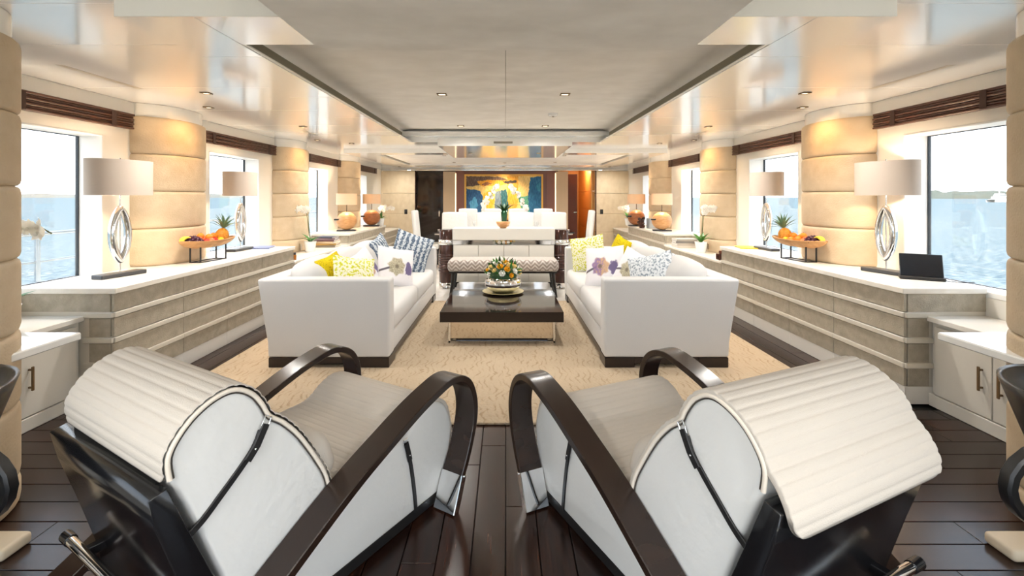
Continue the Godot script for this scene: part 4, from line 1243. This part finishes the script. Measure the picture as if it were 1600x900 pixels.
# ------------------------------------------------------------------ lounge chairs
func v2(a: Array) -> Array:
	var o := []
	for p in a: o.append(Vector2(p[0], p[1]))
	return o
func side(pts: Array, x: float) -> Array:   # profile points (back, up) -> local points at sideways offset x
	var o := []
	for p in pts: o.append(Vector3(x, p.y, p.x))
	return o
func quilt_strip(path: Array, half: float, th: float, chan: float, amp: float) -> MB:
	var P := spline(path, 14)
	# resample evenly
	var pts := [P[0]]
	var step := chan / 8.0
	var acc := 0.0
	for i in range(1, P.size()):
		var a: Vector2 = pts[pts.size() - 1]
		while a.distance_to(P[i]) >= step:
			a = a + (P[i] - a).normalized() * step
			pts.append(a)
	var outer := []; var inner := []; var cuts := []
	var n := pts.size()
	for i in n:
		var d: Vector2 = (pts[mini(i + 1, n - 1)] - pts[maxi(i - 1, 0)]).normalized()
		var nn := Vector2(-d.y, d.x)
		var ph := fposmod(float(i), 8.0) / 8.0
		var e := th - amp * pow(absf(cos(PI * ph)), 10.0)
		if i < 3 or i > n - 4: e *= 0.7
		outer.append(pts[i] + nn * e)
		inner.append(pts[i] - nn * 0.002)
		var left := minf((n - 1 - i) * step, 0.05)   # rounded corners at the trailing hem
		cuts.append(0.05 - sqrt(maxf(0.05 * 0.05 - (0.05 - left) * (0.05 - left), 0.0)))
	inner.reverse()
	var back_cuts := cuts.duplicate(); back_cuts.reverse()
	var m := MB.new()
	m.extrude(outer + inner, half, 0.004, 2, cuts + back_cuts)
	return m
func build_lounger(at: Vector3, turn: float, flap: bool, label: String) -> void:
	var o := thing("lounge_chair", label, "armchair", at, turn)
	var hw := 0.345
	var seat := spline(v2([[-0.02, 0.05], [-0.09, 0.18], [-0.115, 0.32], [-0.08, 0.43], [-0.02, 0.475], [0.05, 0.487], [0.12, 0.462], [0.2, 0.405], [0.3, 0.39], [0.5, 0.385], [0.75, 0.37], [0.98, 0.30]]), 4)
	var sm := MB.new(); sm.extrude(seat + v2([[0.97, 0.2], [0.93, 0.05]]), hw, 0.018, 3); part("seat_body", sm, M.leather_white, o)
	var bp := [[0.60, 0.34], [0.62, 0.44], [0.665, 0.53], [0.73, 0.635], [0.79, 0.705], [0.838, 0.745], [0.862, 0.79], [0.895, 0.835], [0.945, 0.866], [1.0, 0.864], [1.06, 0.835], [1.105, 0.79], [1.13, 0.74], [1.125, 0.68]]
	var back := spline(v2(bp), 4)
	var bm := MB.new(); bm.extrude(back + v2([[1.09, 0.6], [1.05, 0.5], [0.99, 0.33], [0.94, 0.2], [0.64, 0.22]]), hw + 0.003, 0.02, 3); part("backrest", bm, M.leather_white, o)
	# quilted covers
	var cv := v2(bp)
	if flap:
		cv.pop_back()
		cv.append_array(v2([[1.165, 0.70], [1.19, 0.65], [1.20, 0.595]]))
	else: cv.append_array(v2([[1.128, 0.665]]))
	part("quilted_cover", quilt_strip(cv, hw + 0.006, 0.018, 0.031, 0.0030), M.quilt, o)
	var sp := v2([[-0.112, 0.25], [-0.115, 0.32], [-0.08, 0.43], [-0.02, 0.475], [0.05, 0.487], [0.12, 0.462], [0.2, 0.41], [0.3, 0.397], [0.45, 0.393], [0.60, 0.392]])
	part("quilted_seat", quilt_strip(sp, hw - 0.012, 0.018, 0.031, 0.0026), M.quilt, o)
	var lum := MB.new(); lum.rbox(Vector3(0, 0.50, 0.625), Vector3(2 * hw - 0.03, 0.19, 0.15), 0.07, 4, 0.01, func(q: Vector3) -> Vector3: return q + Vector3(0, 0, 0.35 * q.y), Basis(), 5)
	part("lumbar_roll", lum, M.quilt, o)
	for s in [-1, 1]:
		var x: float = s * (hw + 0.004)
		var cord := MB.new(); cord.tube(side(back, x), 0.0075, 6); part("piping", cord, M.piping, o)
		var inset := []
		for i in back.size():
			var d: Vector2 = (back[mini(i + 1, back.size() - 1)] - back[maxi(i - 1, 0)]).normalized()
			inset.append(back[i] - Vector2(-d.y, d.x) * 0.010)
		var c2 := MB.new(); c2.tube(side(inset, x), 0.0021, 5); part("cord", c2, M.cord, o)
		# leather straps with buckle
		var st := MB.new(); st.band(side(spline(v2([[0.868, 0.712], [0.89, 0.668], [0.93, 0.625], [0.988, 0.573], [1.04, 0.528], [1.085, 0.50]]), 5), s * (hw + 0.007)), Vector3.RIGHT, 0.007, 0.021, 0.002)
		var sb := part("back_strap", st, M.black_soft, o)
		var tb := MB.new(); tb.band(side(v2([[0.855, 0.728], [0.885, 0.672], [0.915, 0.638]]), s * (hw + 0.013)), Vector3.RIGHT, 0.008, 0.027, 0.003); part("strap_tab", tb, M.black_soft, sb)
		var rv := MB.new(); rv.ball(Vector3(s * (hw + 0.018), 0.665, 0.892), Vector3(0.003, 0.004, 0.004), 8); part("rivet", rv, M.chrome, sb)
		var bu := MB.new(); bu.tube([Vector3(x + s * 0.008, 0.742, 0.836), Vector3(x + s * 0.008, 0.756, 0.856), Vector3(x + s * 0.008, 0.722, 0.872), Vector3(x + s * 0.008, 0.710, 0.850), Vector3(x + s * 0.008, 0.742, 0.836)], 0.003, 6); part("buckle", bu, M.chrome, sb)
		var s2 := MB.new(); s2.band(side(spline(v2([[0.212, 0.385], [0.184, 0.295], [0.16, 0.17], [0.145, 0.05]]), 5), s * (hw + 0.004)), Vector3.RIGHT, 0.007, 0.02, 0.002)
		var ss := part("seat_strap", s2, M.black_soft, o)
		var t2 := MB.new(); t2.band(side(v2([[0.214, 0.385], [0.2, 0.34], [0.19, 0.30]]), s * (hw + 0.010)), Vector3.RIGHT, 0.008, 0.026, 0.003); part("strap_tab", t2, M.black_soft, ss)
		var r2 := MB.new(); r2.ball(Vector3(s * (hw + 0.015), 0.325, 0.196), Vector3(0.003, 0.004, 0.004), 8); part("rivet", r2, M.chrome, ss)
		var b2 := MB.new(); b2.box(Vector3(s * (hw + 0.008), 0.395, 0.216), Vector3(0.006, 0.018, 0.028), 0.002); part("buckle", b2, M.chrome, ss)
		# curved arm
		var ap := spline(v2([[-0.045, 0.14], [-0.10, 0.24], [-0.145, 0.36], [-0.15, 0.46], [-0.115, 0.55], [-0.05, 0.60], [0.03, 0.613], [0.13, 0.592], [0.25, 0.555], [0.40, 0.495], [0.59, 0.412], [0.85, 0.272], [1.1, 0.125], [1.26, 0.035]]), 6)
		var am := MB.new(); am.band(side(ap, s * 0.41), Vector3.RIGHT, 0.115, 0.032, 0.003); part("arm", am, M.arm_wood, o)
		var fm := MB.new(); fm.band(side(v2([[0.012, 0.0], [-0.015, 0.06], [-0.05, 0.15]]), s * 0.41), Vector3.RIGHT, 0.121, 0.04, 0.003); part("chrome_foot", fm, M.chrome, o)
		var bo := MB.new(); bo.ball(Vector3(s * 0.472, 0.145, -0.05), Vector3(0.005, 0.007, 0.007), 8); part("bolt", bo, M.chrome, o)
	boxp("base", Vector3(0, 0.026, 0.47), Vector3(2 * hw - 0.02, 0.05, 0.98), M.black_soft, o, 0.004)
	var board := MB.new()
	board.extrude(v2([[1.136, 0.668], [1.183, 0.655], [1.162, 0.56], [1.115, 0.412], [1.06, 0.22], [1.03, 0.06], [0.93, 0.06], [0.96, 0.2], [1.015, 0.35], [1.085, 0.53]]), 0.362, 0.004, 2)
	part("backboard", board, M.black, o)
	var bar := MB.new(); bar.tube([Vector3(-0.36, 0.25, 1.125), Vector3(0.36, 0.25, 1.125)], 0.017, 14); part("rear_bar", bar, M.chrome, o)
	for s in [-1, 1]:
		var cap := MB.new(); cap.tube([Vector3(s * 0.36, 0.25, 1.125), Vector3(s * 0.41, 0.25, 1.125)], 0.020, 14); part("bar_cap", cap, M.black, o)
		boxp("bar_bracket", Vector3(s * 0.25, 0.25, 1.09), Vector3(0.03, 0.03, 0.06), M.black, o, 0.003)
func build_loungers() -> void:
	build_lounger(V(-0.62, 0, 2.445), deg_to_rad(-31.6), false, "white leather lounge chair turned toward the sofa with mustard pillow")
	build_lounger(V(0.508, 0, 2.42), deg_to_rad(25.3), true, "white leather lounge chair whose quilted cover hangs over its backboard")

# ------------------------------------------------------------------ desks with tub chairs
func build_desks() -> void:
	for s in [-1, 1]:
		var dx := -2.26 if s < 0 else 2.30
		var o := thing("white_desk", "glossy white desk round the padded pillar on the %s side" % ("railing" if s < 0 else "headland"), "desk", V(dx, 0, 2.56), 0.0, "white desks round the pillars")
		var w := 0.66
		boxp("desk_top", Vector3(s * w / 2, 0.71, 0.36), Vector3(w, 0.04, 0.72), M.gloss_white, o, 0.006)
		boxp("support", Vector3(s * (w - 0.04), 0.345, 0.36), Vector3(0.05, 0.69, 0.68), M.cabinet_white, o, 0.004)
		var c := thing("tub_chair", "black tub chair with pale foot by the desk on the %s side" % ("railing" if s < 0 else "headland"), "chair", V(-2.05 if s < 0 else 2.07, 0, 1.58), 0.0, "black tub chairs at the desks")
		var f := MB.new(); f.rbox(Vector3(s * 0.05, 0.025, -0.38), Vector3(0.22, 0.05, 0.13), 0.018, 1); f.rbox(Vector3(s * 0.05, 0.025, -0.06), Vector3(0.1, 0.045, 0.6), 0.018, 1); f.rbox(Vector3(s * 0.05, 0.025, 0.26), Vector3(0.40, 0.05, 0.13), 0.018, 1); part("foot", f, M.tray_wood_pale, c)
		var p := MB.new(); p.tube([Vector3(s * 0.05, 0.045, -0.05), Vector3(s * 0.02, 0.32, -0.02)], 0.03, 12); part("leg", p, M.tub_black, c)
		var se := MB.new(); se.rbox(Vector3(0, 0.40, 0), Vector3(0.46, 0.14, 0.26), 0.06, 3, 0.015); part("seat", se, M.leather_white, c)
		for e in [-1, 1]:
			var path := []
			for k in 25:
				var a := -PI * 0.5 + TAU * k / 24.0
				path.append(Vector3(0.27 * cos(a) + s * 0.02, 0.40 + 0.165 * sin(a), e * 0.16))
			var rg := MB.new(); rg.band(path, Vector3.BACK, 0.05, 0.04, 0.008); part("arm_loop", rg, M.tub_black, c)
		# curved shell back
		var rows := []
		for i in 8:
			var t := i / 7.0
			var row := PackedVector3Array()
			for j in 21:
				var a := PI * 0.5 + PI * j / 20.0 if s > 0 else -PI * 0.5 + PI * j / 20.0
				row.append(Vector3((0.25 + 0.10 * t) * cos(a) * 0.9 + s * 0.02, 0.50 + 0.28 * t, (0.25 + 0.10 * t) * sin(a)))
			rows.append(row)
		for i in range(7, -1, -1):
			var t := i / 7.0
			var row := PackedVector3Array()
			for j in 21:
				var a := PI * 0.5 + PI * j / 20.0 if s > 0 else -PI * 0.5 + PI * j / 20.0
				row.append(Vector3((0.225 + 0.10 * t) * cos(a) * 0.9 + s * 0.02, 0.50 + 0.28 * t - 0.004, (0.225 + 0.10 * t) * sin(a)))
			rows.append(row)
		var sh := MB.new(); sh.grid(rows, false, true); part("shell_back", sh, M.tub_black, c)

# ------------------------------------------------------------------ things on the counters
func ring_lamp(at: Vector3, turn: float, where: String) -> void:
	var o := thing("ring_lamp", "silver ring lamp with oval greige shade " + where, "lamp", at, turn, "silver ring lamps on the counters")
	boxp("base", Vector3(0, 0.016, 0), Vector3(0.11, 0.032, 0.36), M.slate, o, 0.005)
	var st := MB.new(); st.tube([Vector3(0, 0.03, 0), Vector3(0, 0.12, 0)], 0.006, 8); part("stem", st, M.chrome, o)
	var rows := []
	for i in 40:
		var a := TAU * i / 40
		var cz := 0.062 * sin(a) * (0.35 + 0.65 * absf(sin(a))); var cy := 0.335 + 0.205 * cos(a)
		var rad := Vector2(sin(a) * 1.0, cos(a) * 0.9).normalized()
		var row := PackedVector3Array()
		for j in 12:
			var b := TAU * j / 12
			var q := 0.029 * cos(b)
			row.append(Vector3(0.030 * sin(b), cy + rad.y * q, cz + rad.x * q))
		rows.append(row)
	var rm := MB.new(); rm.grid(rows, true, true, 0, false, false); part("ring", rm, M.chrome, o)
	var rod := MB.new(); rod.tube([Vector3(0, 0.15, 0), Vector3(0, 0.95, 0)], 0.005, 8); part("rod", rod, M.chrome, o)
	shade(o, 0.15, 0.25, 0.65, 0.28, M.shade, 0.32)
func shade(o: Node3D, a: float, b: float, y: float, h: float, m: Material, energy: float) -> void:
	var rows := []
	for q in [[1.0, 0.0], [1.0, h], [0.985, h], [0.985, 0.0]]:
		var row := PackedVector3Array()
		for i in 48:
			var t := TAU * i / 48
			row.append(Vector3(a * q[0] * cos(t), y + q[1], b * q[0] * sin(t)))
		rows.append(row)
	var sm := MB.new()
	for k in 4: sm.grid([rows[k], rows[(k + 1) % 4]], true, false, k + 1)
	part("lamp_shade", sm, m, o)
	var bm := MB.new(); bm.ball(Vector3(0, y + h * 0.45, 0), Vector3(0.03, 0.04, 0.03), 10); part("bulb", bm, M.glow_warm, o)
	var l := OmniLight3D.new(); l.name = "lamp"; l.light_color = Color(1, 0.88, 0.74); l.light_energy = energy; l.omni_range = 15; l.omni_attenuation = 2; l.light_size = 0.03; l.shadow_enabled = true
	l.position = Vector3(0, y + h * 0.45, 0)
	o.add_child(l)
func ball_lamp(at: Vector3, turn: float, m: Material, label: String) -> void:
	var o := thing("wooden_ball_lamp", label, "lamp", at, turn)
	boxp("base", Vector3(0, 0.012, 0), Vector3(0.34, 0.024, 0.16), M.slate, o, 0.004)
	var bm := MB.new()
	var rows := []
	for i in 17:
		var ph := PI * i / 16
		var row := PackedVector3Array()
		for j in 28:
			var t := TAU * j / 28
			row.append(Vector3(0.185 * sin(ph) * cos(t), 0.19 - 0.168 * cos(ph), 0.185 * sin(ph) * sin(t)))
		rows.append(row)
	bm.grid(rows, true); part("ball", bm, m, o)
	var nm := MB.new(); nm.rbox(Vector3(-0.15, 0.22, 0.11), Vector3(0.12, 0.03, 0.05), 0.012, 1); part("carved_cleft", nm, M.black_soft, o)
	var st := MB.new(); st.tube([Vector3(0, 0.35, 0), Vector3(0, 0.60, 0)], 0.008, 8); part("stem", st, M.bronze, o)
	shade(o, 0.19, 0.14, 0.49, 0.21, M.shade_warm, 0.6)
func fruit_stand(at: Vector3, turn: float) -> void:
	var o := thing("fruit_tray", "boat-shaped wooden fruit tray on dark legs, %s side" % ("railing" if at.x < 0 else "headland"), "tray", at, turn, "wooden fruit trays on the counters")
	var rows := []
	for i in 21:
		var t := i / 10.0 - 1.0
		var w := 0.105 * pow(maxf(1.0 - pow(absf(t), 3.0), 0.0), 0.6) + 0.002
		var dp := 0.075 * (1.0 - 0.75 * pow(absf(t), 4.0))
		var lift := 0.018 * t * t
		var row := PackedVector3Array()
		for j in 9:
			var u := j / 4.0 - 1.0
			row.append(Vector3(u * w, 0.205 + lift - dp * (1 - u * u), t * 0.36))
		for j in 9:
			var u := 1.0 - j / 4.0
			row.append(Vector3(u * w * 0.9, 0.208 + lift - (dp - 0.012) * (1 - u * u), t * 0.35))
		rows.append(row)
	var m := MB.new(); m.grid(rows, true); part("tray_body", m, M.tray_wood, o)
	for z in [-0.17, 0.17]:
		for x in [-0.055, 0.055]: boxp("leg", Vector3(x, 0.075, z), Vector3(0.008, 0.15, 0.016), M.black_soft, o, 0.001)
		boxp("rung", Vector3(0, 0.004, z), Vector3(0.12, 0.008, 0.016), M.black_soft, o, 0.001)
	boxp("runner", Vector3(-0.055, 0.004, 0), Vector3(0.008, 0.008, 0.34), M.black_soft, o, 0.001)
	boxp("runner", Vector3(0.055, 0.004, 0), Vector3(0.008, 0.008, 0.34), M.black_soft, o, 0.001)
	var base := o.transform * Transform3D(Basis(), Vector3(0, 0.05, 0))
	var side_word := "by the railing window" if at.x < 0 else "by the headland window"
	# pineapple
	var p := thing("pineapple", "ripe pineapple with grey-green crown in the fruit tray " + side_word, "pineapple")
	p.transform = base * Transform3D(Basis(Vector3.RIGHT, -0.25), Vector3(0.0, 0.13, -0.17))
	var pr := []
	for i in 17:
		var ph := PI * i / 16
		var row := PackedVector3Array()
		for j in 32:
			var t := TAU * j / 32
			var k := 1.0 + 0.05 * sin(j * PI / 2 + i * PI * 0.5) 
			row.append(Vector3(0.062 * k * sin(ph) * cos(t), 0.06 - 0.078 * cos(ph), 0.062 * k * sin(ph) * sin(t)))
		pr.append(row)
	var pm := MB.new(); pm.grid(pr, true); part("body", pm, M.pine, p)
	rng.seed = 5
	var lm := leaf_mesh(0.16, 0.024, 0.05)
	for k in 30: part("leaf", lm, M.pine_leaf, p, Vector3(0, 0.13, 0), Basis(Vector3.UP, k * 2.4) * Basis(Vector3.RIGHT, lerpf(1.5, 0.55, k / 30.0)))
	# round fruit
	var rf := func(n: String, lab: String, mt: Material, pos: Vector3, r: float) -> void:
		var q := thing(n, lab + " in the fruit tray " + side_word, n)
		q.set_meta("group", n + "s in the fruit tray " + side_word)
		q.transform = base * Transform3D(Basis(), pos)
		var fm := MB.new(); fm.ball(Vector3.ZERO, Vector3(r, r * 0.93, r), 16); part("body", fm, mt, q)
		var sm := MB.new(); sm.tube([Vector3(0, r * 0.85, 0), Vector3(0.004, r * 1.05, 0)], 0.003, 5); part("stalk", sm, M.stem, q)
	rf.call("orange", "round orange", M.orange, Vector3(-0.045, 0.15, -0.04), 0.036)
	rf.call("orange", "round orange", M.orange, Vector3(0.02, 0.185, 0.02), 0.036)
	rf.call("orange", "round orange", M.orange, Vector3(-0.05, 0.165, 0.06), 0.036)
	rf.call("apple", "red apple", M.apple, Vector3(0.05, 0.15, -0.02), 0.035)
	rf.call("apple", "red apple", M.apple, Vector3(0.05, 0.15, 0.09), 0.033)
	rf.call("peach", "orange-red peach", M.peach, Vector3(0.055, 0.15, 0.035), 0.034)
	rf.call("peach", "orange-red peach", M.peach, Vector3(-0.01, 0.17, 0.11), 0.034)
	rf.call("peach", "orange-red peach", M.peach, Vector3(-0.045, 0.15, 0.13), 0.034)
	rf.call("lemon", "yellow lemon", M.lemon, Vector3(0.055, 0.15, -0.10), 0.03)
	rf.call("lemon", "yellow lemon", M.lemon, Vector3(-0.05, 0.15, -0.11), 0.03)
	rf.call("orange", "round orange", M.orange, Vector3(0.0, 0.19, -0.065), 0.036)
	rf.call("orange", "round orange", M.orange, Vector3(-0.015, 0.2, 0.085), 0.034)
	# bananas
	var bn := thing("banana_bunch", "small bunch of yellow bananas in the fruit tray " + side_word, "bananas")
	bn.transform = base * Transform3D(Basis.from_scale(Vector3.ONE * 0.7), Vector3(0.0, 0.14, 0.27))
	for k in 3:
		var path := spline([Vector3(-0.03 + 0.02 * k, 0.02, 0.09), Vector3(-0.035 + 0.022 * k, 0.07, 0.06), Vector3(-0.03 + 0.02 * k, 0.09, 0.0), Vector3(-0.02 + 0.015 * k, 0.07, -0.07)], 4)
		var rr := []
		for i in path.size(): rr.append(0.006 + 0.011 * sin(PI * clampf((i + 0.6) / (path.size() + 0.4), 0, 1)))
		var m3 := MB.new(); m3.tube(path, rr, 7); part("banana", m3, M.banana, bn)
	# grapes
	var gr := thing("grape_bunch", "bunch of dark purple grapes in the fruit tray " + side_word, "grapes")
	gr.transform = base * Transform3D(Basis(), Vector3(0, 0.14, 0.2))
	var gm := MB.new(); gm.ball(Vector3.ZERO, Vector3.ONE * 0.016, 8)
	var gmesh := gm.mesh()
	for k in 34:
		var r := sqrt((k + 0.5) / 34.0); var t := k * 2.39996
		part("grape", gmesh, M.grape, gr, Vector3(r * cos(t) * 0.075, 0.05 * (1 - r * r) + 0.012, r * sin(t) * 0.10))
func orchid(at: Vector3, h: float, lean: float, label: String, pot := true) -> void:
	var o := thing("potted_orchid", label, "orchid", at)
	if pot:
		var m := MB.new(); m.lathe([Vector2(0.0, 0.0), Vector2(0.062, 0.0), Vector2(0.066, 0.01), Vector2(0.088, 0.15), Vector2(0.092, 0.16), Vector2(0.084, 0.16), Vector2(0.078, 0.135), Vector2(0.0, 0.13)], Vector3.ZERO, 28); part("pot", m, M.pot, o)
	rng.seed = int(absf(at.x * 100) + at.z * 10) + 3
	for k in 6: part("leaf", leaf_mesh(rng.randf_range(0.16, 0.24), 0.07, 0.07), M.leaf, o, Vector3(0, 0.14, 0), Basis(Vector3.UP, k * 1.05 + 0.4) * Basis(Vector3.RIGHT, rng.randf_range(0.5, 1.15)))
	var bl := orchid_bloom()
	for k in 2:
		var sx := lean * (1.0 if k == 0 else 0.45)
		var path := spline([Vector3(0.02 * k, 0.14, 0), Vector3(sx * 0.12, h * 0.5, 0.02), Vector3(sx * 0.3, h * 0.85, 0.03), Vector3(sx * 0.75, h * 0.98, 0.05), Vector3(sx * 1.25, h * 0.9, 0.07)], 6)
		var sm := MB.new(); sm.tube(path, 0.0045, 6); part("stem", sm, M.stem, o)
		for q in 6:
			var p: Vector3 = path[13 + q * 2 - (q / 5)]
			part("bloom", bl, M.petal, o, p + Vector3(rng.randf_range(-0.03, 0.03), rng.randf_range(-0.04, 0.02), 0.03), Basis(Vector3.UP, rng.randf_range(-0.7, 0.7)) * Basis.from_scale(Vector3.ONE * 1.35))
func book(at: Vector3, size: Vector3, turn: float, col: Color, label: String, group := "") -> void:
	var o := thing("book", label, "book", at, turn, group)
	var m := mat(col, 0.5)
	var c := MB.new()
	c.box(Vector3(0, size.y * 0.06, 0), Vector3(size.x, size.y * 0.12, size.z)); c.box(Vector3(0, size.y * 0.94, 0), Vector3(size.x, size.y * 0.12, size.z)); c.box(Vector3(0, size.y / 2, size.z / 2 - 0.002), Vector3(size.x, size.y, 0.004))
	part("cover", c, m, o)
	boxp("pages", Vector3(0, size.y / 2, -0.003), Vector3(size.x - 0.01, size.y * 0.76, size.z - 0.012), M.paper, o)
func build_counter_things() -> void:
	ring_lamp(V(-3.10, CT, 3.86), deg_to_rad(-14), "at the counter corner by the railing window")
	ring_lamp(V(-3.16, CT, 5.72), deg_to_rad(-4), "beyond the fruit tray by the railing window")
	ring_lamp(V(3.17, CT, 4.0), deg_to_rad(14), "beside the black tablet")
	ring_lamp(V(3.14, CT, 5.78), deg_to_rad(4), "beyond the fruit tray by the headland window")
	fruit_stand(V(-2.97, CT, 4.80), deg_to_rad(-8))
	fruit_stand(V(2.95, CT, 4.84), deg_to_rad(8))
	ball_lamp(V(-2.98, CT, 9.0), 0.2, M.pale_ball, "pale wooden ball lamp with cream shade before the railing-side column")
	ball_lamp(V(-2.93, CT, 10.5), 0.1, M.walnut_ball, "red-brown wooden ball lamp with cream shade by the dark door wall")
	ball_lamp(V(2.93, CT, 9.0), -0.2, M.pale_ball, "pale wooden ball lamp with cream shade beside a grey box")
	ball_lamp(V(2.86, CT, 10.5), -0.1, M.walnut_ball, "red-brown wooden ball lamp with cream shade by the corridor wall")
	orchid(V(-2.97, CL, 7.3), 0.70, -0.16, "white potted orchid beside the book stack below the railing windows")
	orchid(V(2.93, CL, 7.2), 0.70, 0.14, "white potted orchid beside grey and white books")
	orchid(V(-2.80, CT, 10.74), 0.42, 0.25, "white orchid beside the red-brown ball lamp by the dark door wall")
	orchid(V(2.76, CT, 10.76), 0.42, -0.2, "white orchid beside the red-brown ball lamp by the corridor wall")
	orchid(V(-3.10, CL, 2.95), 0.68, 0.30, "white orchid on the low white worktop behind a padded pillar")
	# books on the low worktops
	var cols := [c8(150, 140, 128), c8(196, 160, 96), c8(220, 200, 168), c8(120, 88, 96), c8(150, 130, 140), c8(70, 74, 96)]
	var y := CL
	for k in 6:
		var th: float = [0.035, 0.03, 0.032, 0.026, 0.028, 0.02][k]
		book(V(-2.99, y, 8.05), Vector3(0.36 - 0.012 * k, th, 0.28), 0.12 * sin(k * 2.1), cols[k], ["grey book at the bottom of the coloured stack", "ochre book second from the bottom of the coloured stack", "cream book in the middle of the coloured stack", "plum book above the cream one in the coloured stack", "mauve book near the top of the coloured stack", "dark blue book on top of the coloured stack"][k], "books in the coloured stack")
		y += th
	y = CL
	for k in 4:
		var th: float = [0.04, 0.04, 0.036, 0.03][k]
		book(V(2.95, y, 7.92), Vector3(0.34, th, 0.26), 0.08 * sin(k * 1.7 + 1), [c8(226, 222, 214), c8(206, 200, 192), c8(150, 148, 146), c8(190, 186, 180)][k], ["cream book at the bottom of the grey stack", "beige book second in the grey stack", "dark grey book third in the grey stack", "light grey book on top of the grey stack"][k], "books in the grey stack")
		y += th
	book(V(-3.05, CT, 6.02), Vector3(0.24, 0.012, 0.30), 0.2, c8(120, 134, 176), "thin blue magazine at the end of the tall worktop")
	book(V(3.02, CT, 6.02), Vector3(0.22, 0.012, 0.30), -0.2, c8(232, 206, 70), "thin yellow book at the end of the tall worktop")
	# small jar and small dark box on the low worktops
	var j := thing("amber_jar", "small amber glass jar with dark lid against the tall counter", "jar", V(-2.80, CL, 6.35))
	var jm := MB.new(); jm.lathe([Vector2(0, 0), Vector2(0.03, 0.0), Vector2(0.032, 0.06), Vector2(0.024, 0.07)], Vector3.ZERO, 16); part("body", jm, M.amber, j)
	var jl := MB.new(); jl.lathe([Vector2(0.026, 0.07), Vector2(0.026, 0.095), Vector2(0, 0.096)], Vector3.ZERO, 16); part("lid", jl, M.black_soft, j)
	var db := thing("trinket_box", "small dark red box against the tall counter", "box", V(2.86, CL, 6.36))
	boxp("body", Vector3(0, 0.04, 0), Vector3(0.11, 0.08, 0.09), M.dark_wood, db, 0.003)
	boxp("lid", Vector3(0.0, 0.10, 0), Vector3(0.05, 0.04, 0.05), M.door_red, db, 0.003)
	var gb := thing("grey_box", "grey storage box with white label between two ball lamps", "box", V(3.0, CT, 9.75))
	boxp("body", Vector3(0, 0.10, 0), Vector3(0.22, 0.20, 0.2), M.grey_box, gb, 0.004)
	boxp("label_plate", Vector3(0, 0.13, 0.102), Vector3(0.10, 0.05, 0.004), M.paper, gb)
	var dk := thing("dark_ornament", "dark carved openwork ornament beside the grey box", "ornament", V(2.78, CT, 9.85))
	var om := MB.new()
	for k in 9: om.ball(Vector3(0.05 * cos(k * 2.4), 0.035 + 0.021 * k, 0.05 * sin(k * 2.4)), Vector3(0.034, 0.034, 0.034), 8)
	om.tube([Vector3(0, 0, 0), Vector3(0, 0.2, 0)], 0.035, 8)
	part("carving", om, M.dark_wood, dk)
	# sockets on the middle columns
	for s in [-1, 1]:
		var so := thing("wall_socket", "double socket plate low on the padded column, %s side" % ("railing" if s < 0 else "headland"), "socket", V(s * 3.10 if s < 0 else 3.05, 0.70, 7.22), s * -0.55, "socket plates on the padded columns")
		boxp("plate", Vector3(-s * 0.012, 0, 0), Vector3(0.012, 0.09, 0.14), M.brushed, so, 0.002)
		for e in [-1, 1]: boxp("insert", Vector3(-s * 0.019, 0, e * 0.032), Vector3(0.006, 0.045, 0.045), M.black_soft, so, 0.002)
	# tablet in a dock
	var t := thing("tablet_dock", "black tablet tilted in a dock with a cable on the worktop", "tablet", V(3.22, CT, 3.72), deg_to_rad(-34))
	boxp("dock", Vector3(0, 0.012, 0.02), Vector3(0.27, 0.024, 0.11), M.black_soft, t, 0.004)
	boxp("tablet", Vector3(0, 0.105, -0.01), Vector3(0.26, 0.185, 0.012), M.screen, t, 0.004, Basis(Vector3.RIGHT, -0.42))
	var cb := MB.new(); cb.tube(spline([Vector3(0.13, 0.006, 0.03), Vector3(0.18, 0.004, 0.06), Vector3(0.25, 0.004, 0.05), Vector3(0.30, 0.004, 0.0)], 5), 0.003, 6); part("cable", cb, M.black_soft, t)
